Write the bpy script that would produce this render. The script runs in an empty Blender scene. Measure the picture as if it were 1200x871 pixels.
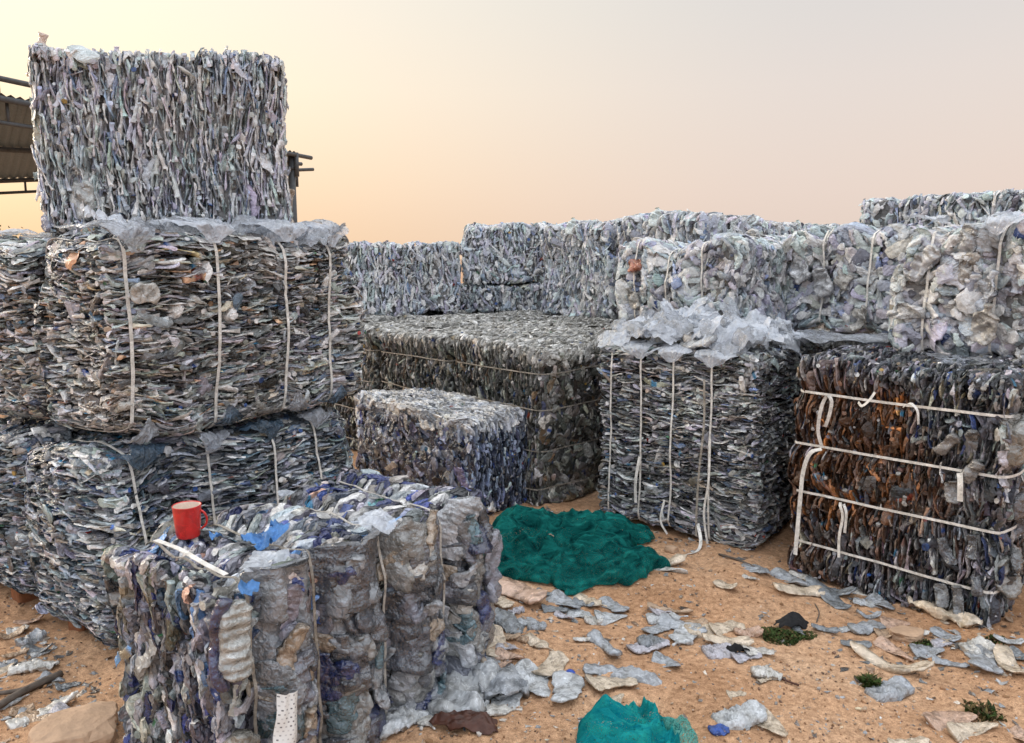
import bpy, math, random
import numpy as np
from mathutils import Vector
from mathutils.bvhtree import BVHTree

R = math.radians
rng = np.random.default_rng(7)
random.seed(7)
scene = bpy.context.scene
COL = scene.collection

# ------------------------------------------------------------------ photo geometry
CAM_H, PITCH, FPX = 1.6, R(8.4), 900.0


def G(px, py, Z=0.0):
    """where the sight line of a photo point meets the height Z"""
    dx = (px - 600) / FPX
    dy = (435.5 - py) / FPX
    y = math.cos(PITCH) + math.sin(PITCH) * dy
    z = -math.sin(PITCH) + math.cos(PITCH) * dy
    t = (Z - CAM_H) / z
    return dx * t, y * t


# ------------------------------------------------------------------ noise
def _h(ix, iy, iz, seed):
    n = (ix.astype(np.int64) * 374761393 + iy.astype(np.int64) * 668265263 + iz.astype(np.int64) * 2147483629 + seed * 974711) & 0xFFFFFFFF
    n = ((n ^ (n >> 13)) * 1274126177) & 0xFFFFFFFF
    n = n ^ (n >> 16)
    return (n & 0xFFFF) / 32767.5 - 1.0


def noise(P, seed=0):
    P = np.asarray(P, float)
    i = np.floor(P).astype(np.int64)
    f = P - i
    f = f * f * (3 - 2 * f)
    r = 0
    for a in (0, 1):
        wx = f[..., 0] if a else 1 - f[..., 0]
        for b in (0, 1):
            wy = f[..., 1] if b else 1 - f[..., 1]
            for c in (0, 1):
                wz = f[..., 2] if c else 1 - f[..., 2]
                r = r + wx * wy * wz * _h(i[..., 0] + a, i[..., 1] + b, i[..., 2] + c, seed)
    return r


def fbm(P, seed=0, octs=3):
    P = np.asarray(P, float)
    r, a, s = 0, 1.0, 1.0
    for k in range(octs):
        r = r + a * noise(P * s, seed + 17 * k)
        a *= .5
        s *= 2.1
    return r


def ridged(P, seed=0, octs=3):
    P = np.asarray(P, float)
    r, a, s = 0, 1.0, 1.0
    for k in range(octs):
        r = r + a * (1 - 2 * np.abs(noise(P * s, seed + 31 * k)))
        a *= .5
        s *= 2.0
    return r


def p3(a, b, c=0.0):
    a = np.asarray(a, float)
    return np.stack([a, np.broadcast_to(b, a.shape), np.broadcast_to(c, a.shape)], -1)


# ------------------------------------------------------------------ object helpers
def tag(o, label=None, cat=None, group=None, kind=None):
    for k, v in (('label', label), ('category', cat), ('group', group), ('kind', kind)):
        if v:
            o[k] = v
    return o


def empty(name, loc, yaw=0.0):
    o = bpy.data.objects.new(name, None)
    o.empty_display_size = .1
    o.location = loc
    o.rotation_euler = (0, 0, yaw)
    COL.objects.link(o)
    return o


def mesh_data(name, V, quads=None, tris=None, mat=None, colors=None, smooth=False):
    V = np.ascontiguousarray(V, dtype=np.float32)
    me = bpy.data.meshes.new(name)
    nq = 0 if quads is None else len(quads)
    nt = 0 if tris is None else len(tris)
    loops = []
    starts = []
    if nq:
        loops.append(np.asarray(quads, np.int32).ravel())
        starts.append(np.arange(nq, dtype=np.int32) * 4)
    if nt:
        loops.append(np.asarray(tris, np.int32).ravel())
        starts.append(nq * 4 + np.arange(nt, dtype=np.int32) * 3)
    loops = np.concatenate(loops)
    starts = np.concatenate(starts)
    me.vertices.add(len(V))
    me.vertices.foreach_set('co', V.ravel())
    me.loops.add(len(loops))
    me.loops.foreach_set('vertex_index', loops)
    me.polygons.add(nq + nt)
    me.polygons.foreach_set('loop_start', starts)
    me.polygons.foreach_set('use_smooth', np.full(nq + nt, bool(smooth)))
    if colors is not None:
        at = me.color_attributes.new('tint', 'FLOAT_COLOR', 'POINT')
        c4 = np.ones((len(V), 4), np.float32)
        c4[:, :3] = colors
        at.data.foreach_set('color', c4.ravel())
    me.update(calc_edges=True)
    me.validate()
    if mat:
        me.materials.append(mat)
    return me


def link(name, me, parent=None, loc=None, rot=None):
    o = bpy.data.objects.new(name, me)
    COL.objects.link(o)
    if parent:
        o.parent = parent
    if loc is not None:
        o.location = loc
    if rot is not None:
        o.rotation_euler = rot
    return o


class MB:
    """collects simple shapes into one mesh"""

    def __init__(self):
        self.V, self.Q, self.T, self.n = [], [], [], 0

    def add(self, V, quads=(), tris=()):
        V = np.asarray(V, float)
        if len(quads):
            self.Q.append(np.asarray(quads) + self.n)
        if len(tris):
            self.T.append(np.asarray(tris) + self.n)
        self.V.append(V)
        self.n += len(V)

    def box(self, c, d, rot=None, jitter=0.0):
        s = np.array([[x, y, z] for x in (-.5, .5) for y in (-.5, .5) for z in (-.5, .5)]) * np.asarray(d)
        if jitter:
            s = s + rng.normal(0, jitter, s.shape)
        if rot is not None:
            s = s @ np.asarray(rot).T
        self.add(s + np.asarray(c), [[0, 1, 3, 2], [4, 6, 7, 5], [0, 4, 5, 1], [2, 3, 7, 6], [0, 2, 6, 4], [1, 5, 7, 3]])

    def tube(self, pts, r, n=8, caps=True):
        pts = np.asarray(pts, float)
        m = len(pts)
        rr = np.broadcast_to(r, (m,))
        t = np.gradient(pts, axis=0)
        t /= np.linalg.norm(t, axis=1, keepdims=True) + 1e-9
        up = np.array([0, 0, 1.0]) if abs(t[0, 2]) < .9 else np.array([1.0, 0, 0])
        V = []
        for k in range(m):
            a = np.cross(t[k], up)
            a /= np.linalg.norm(a) + 1e-9
            b = np.cross(a, t[k])
            up = b
            th = np.arange(n) * 2 * math.pi / n
            V.append(pts[k] + rr[k] * (np.cos(th)[:, None] * a + np.sin(th)[:, None] * b))
        V = np.concatenate(V)
        q = [[k * n + j, k * n + (j + 1) % n, (k + 1) * n + (j + 1) % n, (k + 1) * n + j] for k in range(m - 1) for j in range(n)]
        tr = []
        if caps:
            V = np.concatenate([V, pts[:1], pts[-1:]])
            c0, c1 = m * n, m * n + 1
            tr = [[c0, (j + 1) % n, j] for j in range(n)] + [[c1, (m - 1) * n + j, (m - 1) * n + (j + 1) % n] for j in range(n)]
        self.add(V, q, tr)

    def ribbon(self, pts, wdir, w, th, closed=False):
        pts = np.asarray(pts, float)
        m = len(pts)
        if closed:
            t = np.roll(pts, -1, 0) - np.roll(pts, 1, 0)
        else:
            t = np.gradient(pts, axis=0)
        t /= np.linalg.norm(t, axis=1, keepdims=True) + 1e-9
        wd = np.broadcast_to(np.asarray(wdir, float), pts.shape)
        wd = wd - (wd * t).sum(1, keepdims=True) * t
        wd = wd / (np.linalg.norm(wd, axis=1, keepdims=True) + 1e-9)
        nn = np.cross(t, wd)
        V = np.stack([pts + wd * w / 2 + nn * th / 2, pts - wd * w / 2 + nn * th / 2, pts - wd * w / 2 - nn * th / 2, pts + wd * w / 2 - nn * th / 2], 1).reshape(-1, 3)
        q = []
        for k in range(m if closed else m - 1):
            k2 = (k + 1) % m
            for j in range(4):
                j2 = (j + 1) % 4
                q.append([k * 4 + j, k * 4 + j2, k2 * 4 + j2, k2 * 4 + j])
        if not closed:
            q += [[0, 3, 2, 1], [(m - 1) * 4 + j for j in range(4)]]
        self.add(V, q)

    def build(self, name, mat, parent=None, smooth=False, loc=None, rot=None):
        V = np.concatenate(self.V)
        me = mesh_data(name, V, np.concatenate(self.Q) if self.Q else None, np.concatenate(self.T) if self.T else None, mat, None, smooth)
        return link(name, me, parent, loc, rot)


def spline(pts, n=24):
    """Catmull-Rom through the points"""
    pts = np.asarray(pts, float)
    P = np.concatenate([2 * pts[:1] - pts[1:2], pts, 2 * pts[-1:] - pts[-2:-1]])
    out = []
    m = len(pts) - 1
    for k in range(m):
        a, b, c, d = P[k:k + 4]
        ts = np.linspace(0, 1, max(3, n // m), endpoint=False)[:, None]
        out.append(.5 * (2 * b + (c - a) * ts + (2 * a - 5 * b + 4 * c - d) * ts ** 2 + (3 * b - a - 3 * c + d) * ts ** 3))
    out.append(pts[-1:])
    return np.concatenate(out)


# ------------------------------------------------------------------ materials
class N:
    def __init__(self, m):
        m.use_nodes = True
        self.t = m.node_tree
        self.t.nodes.clear()

    def n(self, typ, **kw):
        o = self.t.nodes.new(typ)
        for k, v in kw.items():
            if k.startswith('i_'):
                o.inputs[k[2:].replace('_', ' ')].default_value = v
            else:
                setattr(o, k, v)
        return o

    def l(self, a, ao, b, bi):
        self.t.links.new(a.outputs[ao], b.inputs[bi])


def plastic(name, rough=.32, transp=.0, transl=.0, bump=.35, scale=70., spec=.5, dirt=.35, source='tint', coat=0.0):
    m = bpy.data.materials.new(name)
    s = N(m)
    out = s.n('ShaderNodeOutputMaterial')
    pr = s.n('ShaderNodeBsdfPrincipled')
    pr.inputs['Roughness'].default_value = rough
    pr.inputs['Specular IOR Level'].default_value = spec
    pr.inputs['Coat Weight'].default_value = coat
    pr.inputs['Coat Roughness'].default_value = .08
    tc = s.n('ShaderNodeTexCoord')
    if source == 'tint':
        at = s.n('ShaderNodeAttribute', attribute_name='tint')
        src = (at, 'Color')
    elif source == 'object':
        at = s.n('ShaderNodeObjectInfo')
        tv = s.n('ShaderNodeAttribute', attribute_name='tint')
        mu = s.n('ShaderNodeMix', data_type='RGBA', blend_type='MULTIPLY')
        mu.inputs[0].default_value = 1
        s.l(at, 'Color', mu, 6)
        s.l(tv, 'Color', mu, 7)
        src = (mu, 2)
    else:
        rgb = s.n('ShaderNodeRGB')
        rgb.outputs[0].default_value = (*source, 1)
        src = (rgb, 0)
    # blotchy dirt film on the plastic
    no = s.n('ShaderNodeTexNoise', i_Scale=scale * .22, i_Detail=5.0, i_Roughness=.65)
    s.l(tc, 'Object', no, 'Vector')
    ra = s.n('ShaderNodeValToRGB')
    ra.color_ramp.elements[0].position = .35
    ra.color_ramp.elements[0].color = (1 - dirt, 1 - dirt * 1.05, 1 - dirt * 1.15, 1)
    ra.color_ramp.elements[1].position = .68
    ra.color_ramp.elements[1].color = (1.1, 1.1, 1.1, 1)
    s.l(no, 'Fac', ra, 'Fac')
    mx = s.n('ShaderNodeMix', data_type='RGBA', blend_type='MULTIPLY')
    mx.inputs[0].default_value = 1
    s.l(*src, mx, 6)
    s.l(ra, 'Color', mx, 7)
    # stress whitening along the creases, grime between
    wv = s.n('ShaderNodeTexNoise', i_Scale=scale * .55, i_Detail=3.0, i_Roughness=.55, i_Distortion=.8)
    s.l(tc, 'Object', wv, 'Vector')
    rb = s.n('ShaderNodeValToRGB')
    eb = rb.color_ramp.elements
    eb[0].position, eb[0].color = .36, (1 - dirt * .8, 1 - dirt * .8, 1 - dirt * .8, 1)
    eb[1].position, eb[1].color = .66, (1.0, 1.0, 1.0, 1)
    for pp, cc in ((.485, 1 - dirt * .1), (.5, 1 + dirt * 1.1), (.515, 1 - dirt * .1)):
        q = eb.new(pp)
        q.color = (cc, cc, cc, 1)
    s.l(wv, 'Fac', rb, 'Fac')
    mx2 = s.n('ShaderNodeMix', data_type='RGBA', blend_type='MULTIPLY')
    mx2.inputs[0].default_value = 1
    s.l(mx, 2, mx2, 6)
    s.l(rb, 'Color', mx2, 7)
    mx = mx2
    s.l(mx, 2, pr, 'Base Color')
    # roughness variation
    mr = s.n('ShaderNodeMapRange')
    mr.inputs['To Min'].default_value = rough * .6
    mr.inputs['To Max'].default_value = min(1, rough * 1.7)
    s.l(no, 'Fac', mr, 'Value')
    s.l(mr, 0, pr, 'Roughness')
    # creases
    vo = s.n('ShaderNodeTexNoise', i_Scale=scale, i_Detail=3.0, i_Distortion=1.2)
    s.l(tc, 'Object', vo, 'Vector')
    # sharp facets of crumpled film: distorted cells at two sizes
    dv = s.n('ShaderNodeVectorMath', operation='MULTIPLY_ADD')
    dv.inputs[1].default_value = (.03, .03, .03)
    s.l(vo, 'Color', dv, 0)
    s.l(tc, 'Object', dv, 2)
    c1 = s.n('ShaderNodeTexVoronoi', i_Scale=scale * .55)
    c2 = s.n('ShaderNodeTexVoronoi', i_Scale=scale * 1.5)
    s.l(dv, 0, c1, 'Vector')
    s.l(dv, 0, c2, 'Vector')
    a1 = s.n('ShaderNodeMath', operation='MULTIPLY_ADD')
    a1.inputs[1].default_value = .45
    s.l(c2, 'Distance', a1, 0)
    s.l(c1, 'Distance', a1, 2)
    a2 = s.n('ShaderNodeMath', operation='MULTIPLY_ADD')
    a2.inputs[1].default_value = .5
    s.l(vo, 'Fac', a2, 0)
    s.l(a1, 0, a2, 2)
    bp = s.n('ShaderNodeBump', i_Strength=bump, i_Distance=.011)
    s.l(a2, 0, bp, 'Height')
    s.l(bp, 'Normal', pr, 'Normal')
    s.l(bp, 'Normal', pr, 'Coat Normal')
    last = (pr, 0)
    if transl:
        tl = s.n('ShaderNodeBsdfTranslucent')
        s.l(mx, 2, tl, 'Color')
        ms = s.n('ShaderNodeMixShader')
        ms.inputs[0].default_value = transl
        s.l(*last, ms, 1)
        s.l(tl, 0, ms, 2)
        last = (ms, 0)
    if transp:
        tp = s.n('ShaderNodeBsdfTransparent')
        ms = s.n('ShaderNodeMixShader')
        ms.inputs[0].default_value = transp
        s.l(*last, ms, 1)
        s.l(tp, 0, ms, 2)
        last = (ms, 0)
    s.l(*last, out, 0)
    return m


def simple(name, col, rough=.7, noise_scale=30., var=.3, bump=.3, bdist=.01, spec=.4, metal=0.0):
    m = bpy.data.materials.new(name)
    s = N(m)
    out = s.n('ShaderNodeOutputMaterial')
    pr = s.n('ShaderNodeBsdfPrincipled')
    pr.inputs['Roughness'].default_value = rough
    pr.inputs['Specular IOR Level'].default_value = spec
    pr.inputs['Metallic'].default_value = metal
    tc = s.n('ShaderNodeTexCoord')
    no = s.n('ShaderNodeTexNoise', i_Scale=noise_scale, i_Detail=6.0, i_Roughness=.6)
    s.l(tc, 'Object', no, 'Vector')
    ra = s.n('ShaderNodeValToRGB')
    c = np.array(col)
    ra.color_ramp.elements[0].position = .3
    ra.color_ramp.elements[1].position = .7
    ra.color_ramp.elements[0].color = (*(c * (1 - var)), 1)
    ra.color_ramp.elements[1].color = (*np.minimum(c * (1 + var), 1), 1)
    s.l(no, 'Fac', ra, 'Fac')
    s.l(ra, 'Color', pr, 'Base Color')
    bp = s.n('ShaderNodeBump', i_Strength=bump, i_Distance=bdist)
    s.l(no, 'Fac', bp, 'Height')
    s.l(bp, 'Normal', pr, 'Normal')
    s.l(pr, 0, out, 0)
    return m


M_PET = plastic('crushed_pet', rough=.2, transl=.07, bump=.5, scale=60, dirt=.42, spec=.8)
M_CLEAR = plastic('clear_pet', rough=.18, transl=.22, bump=.5, scale=60, dirt=.25, spec=.9)
M_PETDARK = plastic('crushed_pet_grimy', rough=.26, transl=.03, bump=.5, scale=60, dirt=.55)
M_BIG = plastic('creased_clear_plastic', rough=.12, transp=.16, transl=.04, bump=.85, scale=42, dirt=.45, spec=1.0, coat=.9)
M_LIT = plastic('litter_plastic', rough=.2, transp=.08, transl=.05, bump=.6, scale=13, dirt=.45, source='object', spec=.7)
M_FILM = plastic('plastic_film', rough=.1, transp=.32, transl=.2, bump=.8, scale=40, dirt=.18, source=(.66, .71, .79), spec=1.0, coat=.6)
M_FILMGREY = plastic('grey_plastic_film', rough=.12, transp=.26, transl=.15, spec=1.0, coat=.5, bump=.8, scale=45, dirt=.45, source=(.42, .46, .53))
M_FILMBLUE = plastic('blue_plastic_film', rough=.35, transl=.1, bump=.5, scale=50, dirt=.3, source=(.07, .22, .52))
M_FILMNAVY = plastic('dark_plastic_film', rough=.2, transl=.05, transp=.12, bump=.6, scale=50, dirt=.45, source=(.06, .10, .15))
M_STRAP = plastic('strap_white', rough=.45, bump=.2, scale=90, dirt=.3, source=(.74, .72, .68))
M_STRAPGREY = plastic('strap_greyed', rough=.5, bump=.2, scale=90, dirt=.45, source=(.52, .49, .45))
M_STRAPDIRT = plastic('strap_dirty', rough=.55, bump=.2, scale=90, dirt=.5, source=(.36, .33, .29))
M_RED = plastic('red_mug_plastic', rough=.3, bump=.06, scale=45, dirt=.28, source=(.62, .025, .02), coat=.3)
M_MUGIN = plastic('pale_mug_lining', rough=.4, bump=.03, scale=20, dirt=.1, source=(.75, .62, .52))
M_ROCK = simple('tan_stone', (.43, .29, .19), .85, 14, .25, .6, .02)
M_BRICK = simple('red_clay_block', (.22, .085, .035), .9, 25, .3, .6, .015)
M_WOOD = simple('weathered_stick', (.10, .08, .065), .8, 40, .4, .5)
M_ROOF = simple('grey_roof_sheet', (.085, .125, .16), .6, 15, .2, .1)
M_STEEL = simple('dark_painted_steel', (.06, .065, .07), .6, 15, .25, .1)
M_BLACK = simple('black_rag', (.012, .012, .013), .9, 60, .4, .5)
M_BROWN = simple('dark_brown_sheet', (.06, .022, .013), .5, 30, .4, .4)
M_YELLOW = simple('yellow_scrap', (.75, .42, .02), .5, 30, .2, .3)


# ------------------------------------------------------------------ crushed bottle templates
def smooth01(a, b, x):
    t = np.clip((x - a) / (b - a), 0, 1)
    return t * t * (3 - 2 * t)


def crushed(seed, nu=14, nv=14, L=.26, W=.105, T=.022, crumple=.8, ribs=0, neck=True, bend=.02, fine=1.0, creases=0):
    """one flattened bottle: length along y, width along x, thickness along z, centred"""
    r = np.random.default_rng(seed)
    s = np.concatenate([np.linspace(0, .66, int(nv * .6), endpoint=False), np.linspace(.66, 1, nv - int(nv * .6))])
    th = np.arange(nu) * 2 * math.pi / nu
    S, TH = np.meshgrid(s, th, indexing='ij')
    rn = .0145
    sh = 1 - smooth01(.66, .85, S) if neck else 1 - .75 * smooth01(.88, 1.0, S)
    base = .72 + .28 * smooth01(0, .07, S)
    wob = 1 + .16 * noise(p3(S * 4, seed * 1.7), seed) + .1 * noise(p3(S * 9, seed * 2.7), seed + 5)
    a = (W / 2 * base * wob) * sh + rn * (1 - sh) * (1 + .25 * (S > .945))
    b = (T / 2 * base) * sh + rn * (1 - sh) * (1 + .25 * (S > .945))
    ct, st = np.cos(TH), np.sin(TH)
    x = a * np.sign(ct) * np.abs(ct) ** .85
    z = b * np.sign(st) * np.abs(st) ** .8
    y = (S - .5) * L
    side = np.where(st >= 0, 0., 7.3)
    fs = .2 / L if L > .5 else 1.0
    q = np.stack([x * 26, y * 15, side + seed], -1) * fs
    q2 = np.stack([x * 60 + y * 20, y * 42 - x * 15, side + seed * 2], -1) * fs
    amp = crumple * (.25 + .75 * sh)
    z = z + amp * (T * .55 * noise(q, seed) + fine * T * .4 * ridged(q2, seed + 3, 2) - T * .15)
    x = x + amp * W * .05 * noise(q2, seed + 9)
    # sharp dents and folds where the wall buckled
    for k in range(creases):
        an = r.normal(0, .9) + (math.pi / 2 if r.random() < .35 else 0)
        dd = (x * math.cos(an) + y * math.sin(an)) - r.uniform(-.5, .5) * (W if abs(math.cos(an)) > .6 else L)
        al = -x * math.sin(an) + y * math.cos(an) - r.uniform(-.5, .5) * L * .6
        wd = r.uniform(.012, .035) * (L / .22)
        tent = np.maximum(0, 1 - np.abs(dd) / wd) * np.maximum(0, 1 - np.abs(al) / (L * r.uniform(.25, .5)))
        on = (st >= 0) if r.random() < .7 else (st < 0)
        z = z + on * np.where(st >= 0, 1, -1) * tent * sh * T * r.choice([-.55, -.4, -.3, .22])
    if ribs:
        z = z * (1 + .16 * np.sin(S * ribs * 2 * math.pi) * sh)
        x = x * (1 + .022 * np.sin(S * ribs * 2 * math.pi) * sh)
    z = z + bend * r.normal() * ((y / L * 2) ** 2) + .25 * x * r.normal() * (y / L)
    x = x + .05 * L * r.normal() * (y / L * 2) ** 2
    V = np.stack([x, y, z], -1).reshape(-1, 3)
    q = []
    for i in range(nv - 1):
        j = np.arange(nu)
        q.append(np.stack([i * nu + j, i * nu + (j + 1) % nu, (i + 1) * nu + (j + 1) % nu, (i + 1) * nu + j], 1))
    q = np.concatenate(q)
    V = np.concatenate([V, V[:nu].mean(0)[None], V[-nu:].mean(0)[None]])
    j = np.arange(nu)
    t = np.concatenate([np.stack([np.full(nu, len(V) - 2), (j + 1) % nu, j], 1),
                        np.stack([np.full(nu, len(V) - 1), (nv - 1) * nu + j, (nv - 1) * nu + (j + 1) % nu], 1)])
    sf = np.concatenate([S.ravel(), [0, 1]])
    return dict(V=V, q=q, t=t, cap=(sf > .945) if neck else np.zeros(len(sf), bool), band=(sf > .28) & (sf < .52), shade=1 + .12 * noise(V * 40, seed + 50))


def tset(n, seed0, **kw):
    out = []
    for k in range(n):
        r = np.random.default_rng(seed0 + k)
        d = dict(kw)
        d.setdefault('L', r.uniform(.15, .25))
        d.setdefault('W', r.uniform(.06, .105))
        d.setdefault('T', r.uniform(.010, .019))
        d['ribs'] = int(r.integers(7, 12)) if k % 4 == 3 else 0
        d['neck'] = k % 3 != 2
        out.append(crushed(seed0 + k, **d))
    return out


T_NEAR = tset(14, 100, nu=8, nv=10, bend=.008)
T_MID = tset(10, 200, nu=8, nv=8, bend=.008)
T_FLAT = tset(12, 500, nu=14, nv=15, bend=.012, T=.03, crumple=.8, creases=7)
T_PUFF = tset(10, 300, nu=14, nv=14, T=.036, W=.08, crumple=.5, bend=.008, creases=8)
T_PUFFN = tset(10, 400, nu=20, nv=22, T=.04, W=.09, crumple=.5, bend=.008, creases=9)
# the odd larger or less flattened piece in every block
T_VAR = tset(8, 600, nu=12, nv=14, T=.035, W=.09, crumple=.6, bend=.01, creases=7)

PAL = {
    'clear': [(.42, (.66, .675, .70)), (.32, (.78, .79, .81)), (.14, (.48, .50, .53)), (.06, (.66, .63, .59)), (.03, (.36, .43, .58)), (.03, (.22, .23, .25))],
    'mixed': [(.28, (.50, .50, .49)), (.22, (.66, .655, .63)), (.22, (.23, .235, .24)), (.06, (.58, .49, .38)), (.03, (.60, .36, .22)), (.05, (.15, .20, .27)), (.10, (.78, .78, .78)), (.06, (.05, .05, .052))],
    'bluegrey': [(.28, (.40, .43, .46)), (.2, (.58, .60, .62)), (.26, (.16, .175, .195)), (.05, (.48, .42, .35)), (.06, (.06, .09, .16)), (.10, (.74, .75, .76)), (.06, (.12, .18, .23))],
    'violet': [(.30, (.47, .475, .51)), (.24, (.64, .64, .66)), (.16, (.19, .195, .235)), (.09, (.05, .07, .22)), (.03, (.18, .34, .60)), (.09, (.64, .59, .52)), (.02, (.56, .30, .22)), (.06, (.31, .32, .26))],
    'dark': [(.3, (.125, .12, .105)), (.3, (.22, .21, .18)), (.2, (.05, .05, .045)), (.15, (.44, .42, .37)), (.04, (.22, .14, .08)), (.02, (.09, .11, .18))],
    'darkblue': [(.3, (.13, .13, .14)), (.26, (.25, .25, .265)), (.24, (.045, .047, .055)), (.14, (.54, .535, .54)), (.04, (.04, .06, .16)), (.04, (.28, .24, .18))],
    'heap': [(.3, (.42, .42, .42)), (.2, (.66, .655, .64)), (.28, (.13, .13, .135)), (.07, (.52, .44, .35)), (.03, (.15, .21, .34)), (.12, (.80, .80, .80))],
}
LABELC = np.array([(.03, .07, .24), (.55, .55, .55), (.05, .25, .45), (.45, .1, .06), (.1, .3, .16), (.6, .5, .35)])
CAPC = np.array([(.7, .7, .7), (.05, .15, .5), (.6, .6, .62), (.5, .05, .04), (.7, .45, .1), (.08, .3, .14), (.6, .62, .66)])


def hull2(P):
    P = sorted(set(map(tuple, np.round(P, 4))))

    def half(pts):
        h = []
        for p in pts:
            while len(h) > 1 and (h[-1][0] - h[-2][0]) * (p[1] - h[-2][1]) - (h[-1][1] - h[-2][1]) * (p[0] - h[-2][0]) <= 0:
                h.pop()
            h.append(p)
        return h[:-1]
    return np.array(half(P) + half(P[::-1]))


def deform(P, dims, r, straps, pinch, seed, lowamp, squash):
    """press everything into a rounded block of size dims, pinched at the straps"""
    h = np.array(dims) / 2
    P = P.copy()
    inner = h - r
    d = np.sign(P) * np.maximum(np.abs(P) - inner, 0)
    ln = np.linalg.norm(d, axis=-1)
    k = np.where(ln > r, (r + squash * (ln - r)) / np.maximum(ln, 1e-6), 1.0)
    core = np.clip(P, -inner, inner)
    P = core + d * k[..., None]
    if straps:
        ax, pos, w = straps
        m = 0
        for s in pos:
            m = m + np.exp(-((P[..., ax] - s) / w) ** 2)
        f = 1 - pinch * np.minimum(m, 1)
        for j in range(3):
            if j != ax:
                P[..., j] = P[..., j] * f
    lo = np.stack([noise(P * 3.1 + 11, seed), noise(P * 3.1 + 23, seed + 1), noise(P * 3.1 + 37, seed + 2)], -1)
    P = P + lowamp * lo * (np.abs(P) / h)
    return P


def bale_arrays(dims, comp, pal, seed, temps, fill=1.5, shell=.10, tilt=.15, r=.07, straps=None, pinch=.05, lowamp=.03,
                squash=.28, scale=(.27, .68), var=.025, pale=1.0, chaos=.08, core=.05, skip=('-z',), tint=None, sig=.42, labels=.12, topdust=None):
    rg = np.random.default_rng(seed)
    h = np.array(dims) / 2
    nt_ = len(temps)
    vol = np.mean([np.prod(t['V'].max(0) - t['V'].min(0)) * .6 for t in temps])
    box = np.prod(dims)
    n = int(box * fill * 12 / vol)
    C = rg.uniform(-1, 1, (n, 3)) * (h - .012)
    dist = np.full(n, 9.0)
    for i, a in enumerate('xyz'):
        for sg in (1, -1):
            if ('+' if sg > 0 else '-') + a in skip:
                continue
            dist = np.minimum(dist, h[i] - sg * C[:, i])
    C = C[dist < shell]
    n = len(C)
    nrm = np.zeros((n, 3))
    nrm[:, comp] = 1
    odd = rg.random(n) < var
    nrm += rg.normal(0, 1, (n, 3)) * np.where(odd | (rg.random(n) < chaos), .8, tilt)[:, None]
    nrm /= np.linalg.norm(nrm, axis=1, keepdims=True)
    v = rg.normal(size=(n, 3))
    # most bottles near an edge-on face lie along that face
    for i in range(3):
        if i != comp:
            k = 3 - i - comp
            near = (h[i] - np.abs(C[:, i]) < .06) & (rg.random(n) < .82)
            v[near, i] *= .3
            v[near, k] = np.sign(v[near, k]) * (1.0 + np.abs(v[near, k]))
    v -= (v * nrm).sum(1, keepdims=True) * nrm
    v /= np.linalg.norm(v, axis=1, keepdims=True)
    u = np.cross(v, nrm)
    Rm = np.stack([u, v, nrm], -1)                       # columns
    sc = rg.uniform(*scale, n) * np.where(odd, 1.45, 1.0)
    w = np.array([p[0] for p in PAL[pal]])
    cols = np.array([p[1] for p in PAL[pal]])
    base = cols[rg.choice(len(w), n, p=w / w.sum())] * np.exp(rg.normal(0, sig, n))[:, None] * (1 + rg.normal(0, .05, (n, 3)))  # wide lightness spread also imitates bright glints and dark gaps
    if tint is not None:
        base = tint(C, base, rg)
    base = np.clip(base * pale * np.array([(.95, 1.0, 1.07)]), .012, .86)
    which = np.where(odd, nt_ + rg.integers(0, len(T_VAR), n), rg.integers(0, nt_, n))
    temps = list(temps) + T_VAR
    Vs, Qs, Ts, Cs, off = [], [], [], [], 0
    for k, t in enumerate(temps):
        idx = np.nonzero(which == k)[0]
        if not len(idx):
            continue
        m = len(idx)
        nv = len(t['V'])
        V = np.einsum('nij,vj->nvi', Rm[idx], t['V']) * sc[idx][:, None, None] + C[idx][:, None, :]
        c = base[idx][:, None, :] * t['shade'][None, :, None]
        hasl = rg.random(m) < labels
        lc = LABELC[rg.choice(len(LABELC), m, p=[.2, .46, .18, .03, .03, .1])] * np.exp(rg.normal(-.3, .3, m))[:, None]
        c = np.where((hasl[:, None] & t['band'][None])[..., None], lc[:, None, :], c)
        hasc = rg.random(m) < .16
        cc = CAPC[rg.choice(len(CAPC), m, p=[.36, .13, .26, .04, .03, .02, .16])] * rg.uniform(.4, 1, m)[:, None]
        c = np.where((hasc[:, None] & t['cap'][None])[..., None], cc[:, None, :], c)
        Vs.append(V.reshape(-1, 3))
        Cs.append(c.reshape(-1, 3))
        o = off + np.arange(m) * nv
        Qs.append((t['q'][None] + o[:, None, None]).reshape(-1, 4))
        Ts.append((t['t'][None] + o[:, None, None]).reshape(-1, 3))
        off += m * nv
    V = np.concatenate(Vs)
    V = deform(V, dims, r, straps, pinch, seed, lowamp, squash)
    # inner core, light painted in: dark for interior shade, pale for scattered light
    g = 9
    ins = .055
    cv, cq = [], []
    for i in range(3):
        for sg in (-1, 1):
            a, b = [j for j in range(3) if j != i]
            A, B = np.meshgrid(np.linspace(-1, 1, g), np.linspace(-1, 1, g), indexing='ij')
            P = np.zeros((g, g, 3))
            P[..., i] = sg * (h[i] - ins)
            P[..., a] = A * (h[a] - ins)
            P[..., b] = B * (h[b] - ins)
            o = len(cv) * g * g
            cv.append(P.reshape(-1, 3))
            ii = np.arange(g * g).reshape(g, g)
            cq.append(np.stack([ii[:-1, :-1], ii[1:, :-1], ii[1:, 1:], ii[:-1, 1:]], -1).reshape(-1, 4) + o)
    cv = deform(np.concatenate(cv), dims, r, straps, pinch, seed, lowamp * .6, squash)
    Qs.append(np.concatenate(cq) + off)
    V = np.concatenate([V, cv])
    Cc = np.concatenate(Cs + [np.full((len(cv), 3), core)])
    V[:, 2] += h[2]
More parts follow.
